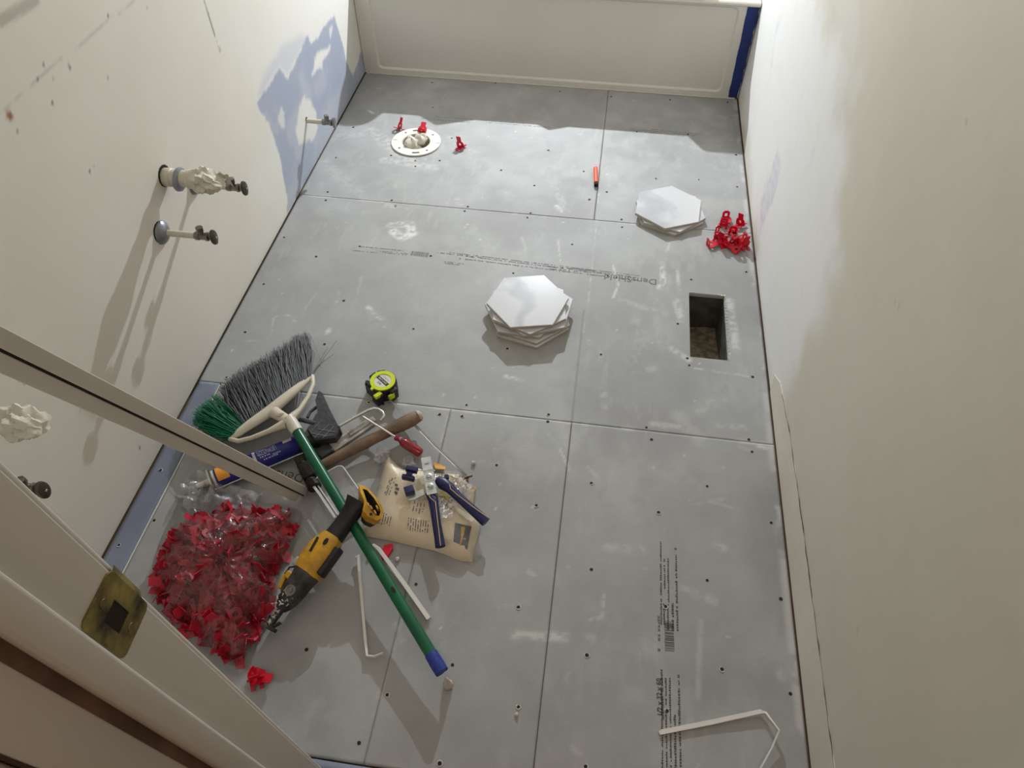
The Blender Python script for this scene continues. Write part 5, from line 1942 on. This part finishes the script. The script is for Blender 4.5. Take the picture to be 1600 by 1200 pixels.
# body shell as lofted sections along x: (x, half width left, half width right, half height)
def loft(secs, n=20, sq=.7):
    m = MB()
    for x, yl, yr, hz_, zc in secs:
        for k in range(n):
            a = 2 * PI * k / n
            c, s = math.cos(a), math.sin(a)
            c = math.copysign(abs(c) ** sq, c)
            s = math.copysign(abs(s) ** sq, s)
            m.v.append((x, (yl if c > 0 else yr) * c, zc + hz_ * s))
    for i in range(len(secs) - 1):
        for k in range(n):
            m.f.append((i * n + k, i * n + (k + 1) % n, (i + 1) * n + (k + 1) % n, (i + 1) * n + k))
    m.f += [tuple(range(n))[::-1], tuple((len(secs) - 1) * n + k for k in range(n))]
    return m


M_sb = mat('saw_black', srgb(38, 37, 40), .5, var=.5, var_scale=35, bump=.3, bump_scale=50)
M_sbd = mat('saw_black_dusty', srgb(44, 42, 40), .7, var=.3, var_scale=28, col2=srgb(86, 82, 76), bump=.9, bump_scale=55)
loft([(sx(.40), .022, .024, .024, 0), (sx(.43), .030, .032, .029, 0), (sx(.50), .035, .034, .032, 0), (sx(.60), .034, .033, .032, 0), (sx(.66), .028, .028, .029, 0), (sx(.71), .022, .020, .024, 0)]).build('motor_housing', M_yellow, saw, True, angle=50)
loft([(sx(.66), .022, .021, .024, .0), (sx(.74), .019, .021, .021, .0), (sx(.84), .018, .020, .020, 0), (sx(.93), .021, .021, .021, .002), (sx(.99), .027, .027, .026, .006)]).build('grip', M_sb, saw, True, angle=60)
loft([(sx(.14), .010, .010, .011, 0), (sx(.17), .016, .016, .016, 0), (sx(.22), .021, .022, .022, 0), (sx(.30), .025, .025, .025, 0), (sx(.37), .026, .026, .026, 0), (sx(.42), .029, .029, .028, 0)], sq=.8).build('gear_case', M_sbd, saw, True, angle=50)
MB().bbox((sx(.555), -.033, .010), (sx(.22), .014, .030), .006).build('side_bumper', M_sb, saw, True, angle=40)
MB().bbox((sx(.445), .028, .006), (.020, .016, .030), .006).build('pale_bumper', mat('bumper_grey', srgb(168, 164, 160), .5), saw, True, angle=40)
MB().bbox((sx(.59), .012, .0325), (.034, .0055, .0022), .001, Matrix.Rotation(.15, 3, 'Z')).build('name_plate', M_sb, saw, True, angle=40)
MB().lathe([(.0055, 0), (.0055, .0015)], 14, Matrix.Translation((sx(.645), -.006, .0305)) @ Matrix.Diagonal((1.5, .8, 1, 1))).build('vent', M_dark, saw)
sc1 = MB().lathe([(.0115, 0), (.0115, .003), (.0085, .003), (.0085, .0015), (.005, .0015), (.005, .004), (.002, .004)], 24, Matrix.Translation((sx(.27), -.004, .0235)))
sc1.build('gear_cap', mat('cap_grey', srgb(140, 136, 130), .4, .5, var=.3, var_scale=60), saw, True, angle=40)
MB().bbox((sx(.29), .030, .004), (.030, .010, .022), .003, Matrix.Rotation(.25, 3, 'Z')).bbox((sx(.345), .026, .010), (.016, .014, .018), .004).build('side_lever', M_yellow, saw, True, angle=40)
MB().tube([(sx(.42), .030, 0), (sx(.39), .040, .004), (sx(.33), .038, .006), (sx(.31), .030, .006)], .0022, 8).build('wire_guard', M_sb, saw, True)
sh = MB().bbox((sx(.09), .0, -.002), (sx(.12), .013, .012), .003)
sh.bbox((sx(.015), 0, -.004), (.008, .036, .014), .002, Matrix.Rotation(.1, 3, 'Z')).bbox((sx(.045), .010, -.004), (.024, .004, .012), .001, Matrix.Rotation(.5, 3, 'Z')).bbox((sx(.045), -.010, -.004), (.024, .004, .012), .001, Matrix.Rotation(-.5, 3, 'Z'))
sh.build('blade_shoe', M_sbd, saw, True, angle=35)
sf = MB()
rr = random.Random(12)
for i in range(60):
    x = sx(rr.uniform(.03, .44))
    y = rr.uniform(-.016, .016)
    w = rr.uniform(.0008, .0028)
    zt_ = .012 if x < sx(.14) else .0235
    if x < sx(.14):
        zt_, y = .005, y * .3
    sf.lathe([(w, 0), (w * .6, .0012), (.0003, .0015)], 6, Matrix.Translation((x, y, zt_ * (1 - (abs(y) / .03) ** 2))) @ Matrix.Rotation(rr.uniform(0, 3), 4, 'Z') @ Matrix.Diagonal((1.8, .7, 1, 1)))
sf.build('plaster_flecks', M_crumb, saw, True)['kind'] = 'stuff'
# battery foot: open yellow cup facing up and to the right
zb = .100
cup_px = [(742, 78), (795, 92), (850, 150), (905, 228), (920, 268), (905, 325), (872, 338), (805, 308), (768, 262), (782, 200), (752, 130)]
cup_in = [(768, 108), (800, 118), (850, 175), (885, 232), (898, 275), (888, 305), (862, 300), (828, 262), (800, 200)]
CZ = lambda x, y: .118 - .00006 * (x - 740) * 1.0 - .00010 * max(0, y - 200)
top = [s8(x, y, CZ(x, y)) for x, y in cup_px]
cen = sum(top, Vector()) / len(top)
back_dir = (fa - fb).normalized()
inn = [s8(x, y, CZ(x, y)) for x, y in cup_in]
ins = MB()
nt_ = len(top)
bm = bmesh.new()
ve = [bm.verts.new(p) for p in top]
vi = [bm.verts.new(p) for p in inn]
eds = [bm.edges.new((ve[i], ve[(i + 1) % len(ve)])) for i in range(len(ve))] + [bm.edges.new((vi[i], vi[(i + 1) % len(vi)])) for i in range(len(vi))]
bmesh.ops.triangle_fill(bm, use_beauty=True, edges=eds)
bm.verts.index_update()
cup = MB().add([v.co for v in bm.verts], [[v.index for v in f.verts] for f in bm.faces])
bm.free()
off = Vector((-.010, -.006, -.030))
cup.add(top + [p.lerp(cen, .12) + off * .75 for p in top], [(i, (i + 1) % nt_, nt_ + (i + 1) % nt_, nt_ + i) for i in range(nt_)])
icen = sum(inn, Vector()) / len(inn)
ni = len(inn)
cupo = world_part(cup, 'battery_foot', M_yellow, saw, True, 30)
ib = MB().add(inn + [p.lerp(icen, .1) + off * .6 for p in inn], [(i, (i + 1) % ni, ni + (i + 1) % ni, ni + i) for i in range(ni)] + [tuple(range(ni, 2 * ni))])
world_part(ib, 'battery_socket', M_dark, cupo)
ribs = MB()
for (x, y) in ((812, 232), (832, 252), (860, 285), (875, 250)):
    ribs.bbox(s8(x, y, CZ(x, y) - .004), (.010, .004, .012), .001, Matrix.Rotation(-.9, 3, 'Z'))
world_part(ribs, 'contact_ribs', M_yellow, cupo, True, 40)
world_part(MB().box(s8(828, 292, CZ(828, 292) + .0008), (.006, .006, .001), Matrix.Rotation(.2, 3, 'Z')), 'label_square', M_dark, cupo)
bk = [p.lerp(cen, .10) + off * .6 for p in top]
bk2 = [p.lerp(cen, .35) + off * 1.5 for p in top]
world_part(MB().add(bk + bk2, [(i, (i + 1) % nt_, nt_ + (i + 1) % nt_, nt_ + i) for i in range(nt_)] + [tuple(range(nt_, 2 * nt_)), tuple(range(nt_))[::-1]]), 'foot_rubber', M_sb, saw, True, 40)

# ------------------------------------------------------------------ clear tray
M_frost = mat('frosted_plastic', srgb(226, 224, 226), .28, trans=.62, ior=1.15)
def film_solid():
    return film_mat('frosted_tray', haze=.55, gloss=.10)
M_tray = film_solid()
tw = [at(492, 752, .02).to_2d(), at(534, 729, .02).to_2d(), at(574, 786, .02).to_2d(), at(530, 812, .02).to_2d()]
tcn = sum(tw, Vector((0, 0))) / 4
ex_, ey_ = (tw[1] - tw[0] + tw[2] - tw[3]) / 2, (tw[3] - tw[0] + tw[2] - tw[1]) / 2
tr_ = empty('plastic_tray', Matrix(((ex_.normalized().x, -ex_.normalized().y, 0, tcn.x), (ex_.normalized().y, ex_.normalized().x, 0, tcn.y), (0, 0, 1, 0), (0, 0, 0, 1))),
            'frosted clear plastic tray lying under the broom handle beside the saw', 'tray')
tx_, ty_ = ex_.length, ey_.length
tl = [(-1, .0015), (1, .0015)]
trm = MB()
sec = [(.80, .0012), (.86, .0015), (.93, .010), (.985, .028), (1.0, .030), (1.0, .0275)]
base_o = rrect(-tx_ / 2, tx_ / 2, -ty_ / 2, ty_ / 2, .012, 5)
nO = len(base_o)
for s_, z_ in sec:
    trm.v += [(x * s_, y * s_, z_) for x, y in base_o]
for i in range(len(sec) - 1):
    trm.f += [(i * nO + k, i * nO + (k + 1) % nO, (i + 1) * nO + (k + 1) % nO, (i + 1) * nO + k) for k in range(nO)]
trm.f.append(tuple(range(nO))[::-1])
trm.build('tray_shell', M_tray, tr_, True, angle=40)
rimt = MB().tube([(x, y, .030) for x, y in base_o], .0016, 6, closed=True)
rimt.build('tray_rim', mat('tray_rim_white', srgb(214, 212, 212), .4), tr_, True)

# ------------------------------------------------------------------ bent white strips
M_bent = mat('white_strip', srgb(222, 218, 212), .45)
def strip(pts, wid, th, label, name='plastic_strip', up=0.0):
    P = [at(*p) for p in pts]
    c = sum(P, Vector()) / len(P)
    m = MB()
    for i, p in enumerate(P):
        a = P[max(0, i - 1)]
        b = P[min(len(P) - 1, i + 1)]
        t = (b - a).normalized()
        s_ = Vector((t.y, -t.x, 0)).normalized()
        w = wid[i] if isinstance(wid, (list, tuple)) else wid
        h_ = th[i] if isinstance(th, (list, tuple)) else th
        for (u, v) in ((-1, -1), (1, -1), (1, 1), (-1, 1)):
            m.v.append(tuple(p - c + s_ * u * w / 2 + Vector((0, 0, v * h_ / 2))))
    for i in range(len(P) - 1):
        m.f += [(i * 4 + k, i * 4 + (k + 1) % 4, (i + 1) * 4 + (k + 1) % 4, (i + 1) * 4 + k) for k in range(4)]
    m.f += [(3, 2, 1, 0), tuple((len(P) - 1) * 4 + k for k in range(4))]
    o = m.build(name, M_bent)
    o.location = c
    return tag(o, label, 'strip', None)


strip([(556, 872, .012), (560, 868, .012), (562, 900, .009), (567, 955, .008), (571, 1000, .008), (574, 1025, .008), (585, 1026, .008), (599, 1021, .010)], [.006, .006, .0055, .0055, .0055, .005, .003, .003],
      [.008, .008, .008, .008, .008, .010, .010, .010], 'long thin white plastic strip with hooked end, left of the broom handle')
strip([(577, 856, .012), (584, 852, .012), (592, 858, .010), (630, 910, .008), (670, 967, .006)], [.005, .007, .0085, .0095, .0095], .006, 'straight white plastic strip just right of the broom handle')
strip([(1030, 1146, .0030), (1034, 1144, .0032), (1110, 1129, .004), (1188, 1112, .007), (1196, 1114, .010), (1217, 1142, .018), (1206, 1168, .014), (1180, 1215, .008)],
      [.006, .009, .009, .008, .004, .0025, .0025, .0025], [.004, .005, .005, .006, .007, .008, .008, .008], 'bent white plastic strip near the bottom right corner of the floor')
strip([(488, 757, .034), (500, 773, .034), (524, 809, .034)], .006, .004, 'white plastic strip along the left rim of the clear tray')

# ------------------------------------------------------------------ small loose things
mk0, mk1 = at(930.5, 262, .009), at(931.5, 289, .009)
mk = empty('marker', Matrix.Translation((mk0.x, mk0.y, 0)), 'short orange cylinder with black end lying between flange and low tile stack', 'marker')
md = (mk1 - mk0)
world_part(MB().tube([mk0 + md * .02, mk0 + md * .88], .0075, 16), 'barrel', mat('orange_plastic', srgb(236, 92, 52), .45), mk, True, 50)
world_part(MB().tube([mk0 + md * .88, mk0 + md * 1.03], .0074, 16), 'black_end', M_dark, mk, True, 50)
world_part(MB().tube([mk0 - md * .08, mk0 + md * .03], [.004, .0055], 12), 'tip', mat('tip_grey', srgb(176, 170, 172), .4), mk, True, 50)
# red wedge
wg = [(594, 867), (600, 852), (613, 849), (614, 856), (604, 872), (597, 873)]
wz = [at(x, y, .010) for x, y in wg]
wc = sum(wz, Vector()) / len(wz)
wm = MB().add([p - wc for p in wz] + [Vector((p.x - wc.x, p.y - wc.y, -.009)) for p in wz],
              [tuple(range(6)), tuple(range(6, 12))[::-1]] + [(i, (i + 1) % 6, 6 + (i + 1) % 6, 6 + i) for i in range(6)])
wo = wm.build('tile_wedge', M_red)
wo.location = wc
tag(wo, 'red leaf-shaped plastic wedge below the printed package', 'wedge')
def chip(px, py, r, label, seed, m=M_crumb, name='plaster_chip'):
    rr = random.Random(seed)
    mb = MB()
    for i in range(6):
        for k in range(9):
            th, ph = PI * i / 5, 2 * PI * k / 9
            q = r * (1 + rr.uniform(-.2, .2))
            mb.v.append((q * math.sin(th) * math.cos(ph), q * 1.1 * math.sin(th) * math.sin(ph), r * .7 + q * .7 * math.cos(th)))
    mb.f = [(i * 9 + k, i * 9 + (k + 1) % 9, (i + 1) * 9 + (k + 1) % 9, (i + 1) * 9 + k) for i in range(5) for k in range(9)]
    o = mb.build(name, m, None, True)
    o.location = at(px, py, r * .3)
    o.location.z = .0002
    return tag(o, label, 'chip')


chip(740, 724, .0058, 'round white plaster chip right of the tape measure blade', 1)
chip(621, 874, .0055, 'white plaster chip between the red wedge and the floor screw', 2)
chip(807, 1117, .0040, 'tiny white plaster chip by the long floor seam, near the doorway', 3)
# white blob at the end of the broom handle
bw0 = at(701, 1072, .0)
bb_ = MB()
rr = random.Random(14)
prof = [(.0095, 0), (.0100, .008), (.0080, .016), (.0055, .026), (.0040, .034), (.0015, .040)]
for i, (r_, h_) in enumerate(prof):
    for k in range(12):
        a = 2 * PI * k / 12
        q = r_ * (1 + rr.uniform(-.14, .14))
        bb_.v.append((q * math.cos(a) - .004 * i / 5, q * math.sin(a) + .003 * i / 5, h_))
bb_.f = [(i * 12 + k, i * 12 + (k + 1) % 12, (i + 1) * 12 + (k + 1) % 12, (i + 1) * 12 + k) for i in range(5) for k in range(12)] + [tuple(range(12))[::-1], tuple(60 + k for k in range(12))]
bo = bb_.build('caulk_tip', M_crumb, None, True)
bo.location = (bw0.x, bw0.y, .0003)
tag(bo, 'small white conical caulk tip standing just past the blue end of the broom handle', 'caulk tip')

# ------------------------------------------------------------------ long white board leaning in the doorway corner
la, lb = at(478, 776, .004), at(-2, 545, 1.0)
dirb = (lb - la).normalized()
tt_ = (YD + .012 - la.y) / dirb.y
lend = la + dirb * tt_
view = (Vector(CAM) - (la + lend) / 2).normalized()
yb = dirb.cross(view).normalized()           # across the board, facing the room
Mlb = Matrix.Identity(4)
zb_ = dirb.cross(yb).normalized() * -1
if zb_.dot(view) < 0:
    zb_ = -zb_
    yb = -yb
for i in range(3):
    Mlb[i][0], Mlb[i][1], Mlb[i][2], Mlb[i][3] = dirb[i], yb[i], zb_[i], la[i]
tb0 = empty('trim_board', Mlb, 'long white-painted double trim board leaning from the floor up to the left', 'board')
Ll = tt_
u_ = 1 if Mlb.to_3x3().col[1].z < 0 else -1
MB().bbox((Ll / 2, .0105, -.007), (Ll, .0185, .015), .002).build('plank', M_trimwhite, tb0, True, angle=35)
MB().bbox((Ll / 2 + .02, -.0110, -.009), (Ll - .04, .0185, .013), .002).build('plank', M_trimwhite, tb0, True, angle=35)
MB().box((Ll / 2, 0, -.0085), (Ll - .01, .004, .010)).build('dark_joint', M_dark, tb0)

# ------------------------------------------------------------------ work lamp above the tub, off the picture
wlp = empty('work_lamp', (LX, .76, LZ), 'small white work lamp fixed to the wall above the bathtub', 'lamp')
MB().bbox((0, -.010, 0), (.09, .02, .09), .004).build('housing', M_white, wlp, True, angle=40)
ml = bpy.data.materials.new('lamp_face'); ml.use_nodes = True
ml.node_tree.nodes['Principled BSDF'].inputs['Emission Color'].default_value = (.93, .96, 1, 1)
ml.node_tree.nodes['Principled BSDF'].inputs['Emission Strength'].default_value = 20
MB().box((0, -.0205, 0), (.05, .001, .05)).build('lamp_face', ml, wlp)
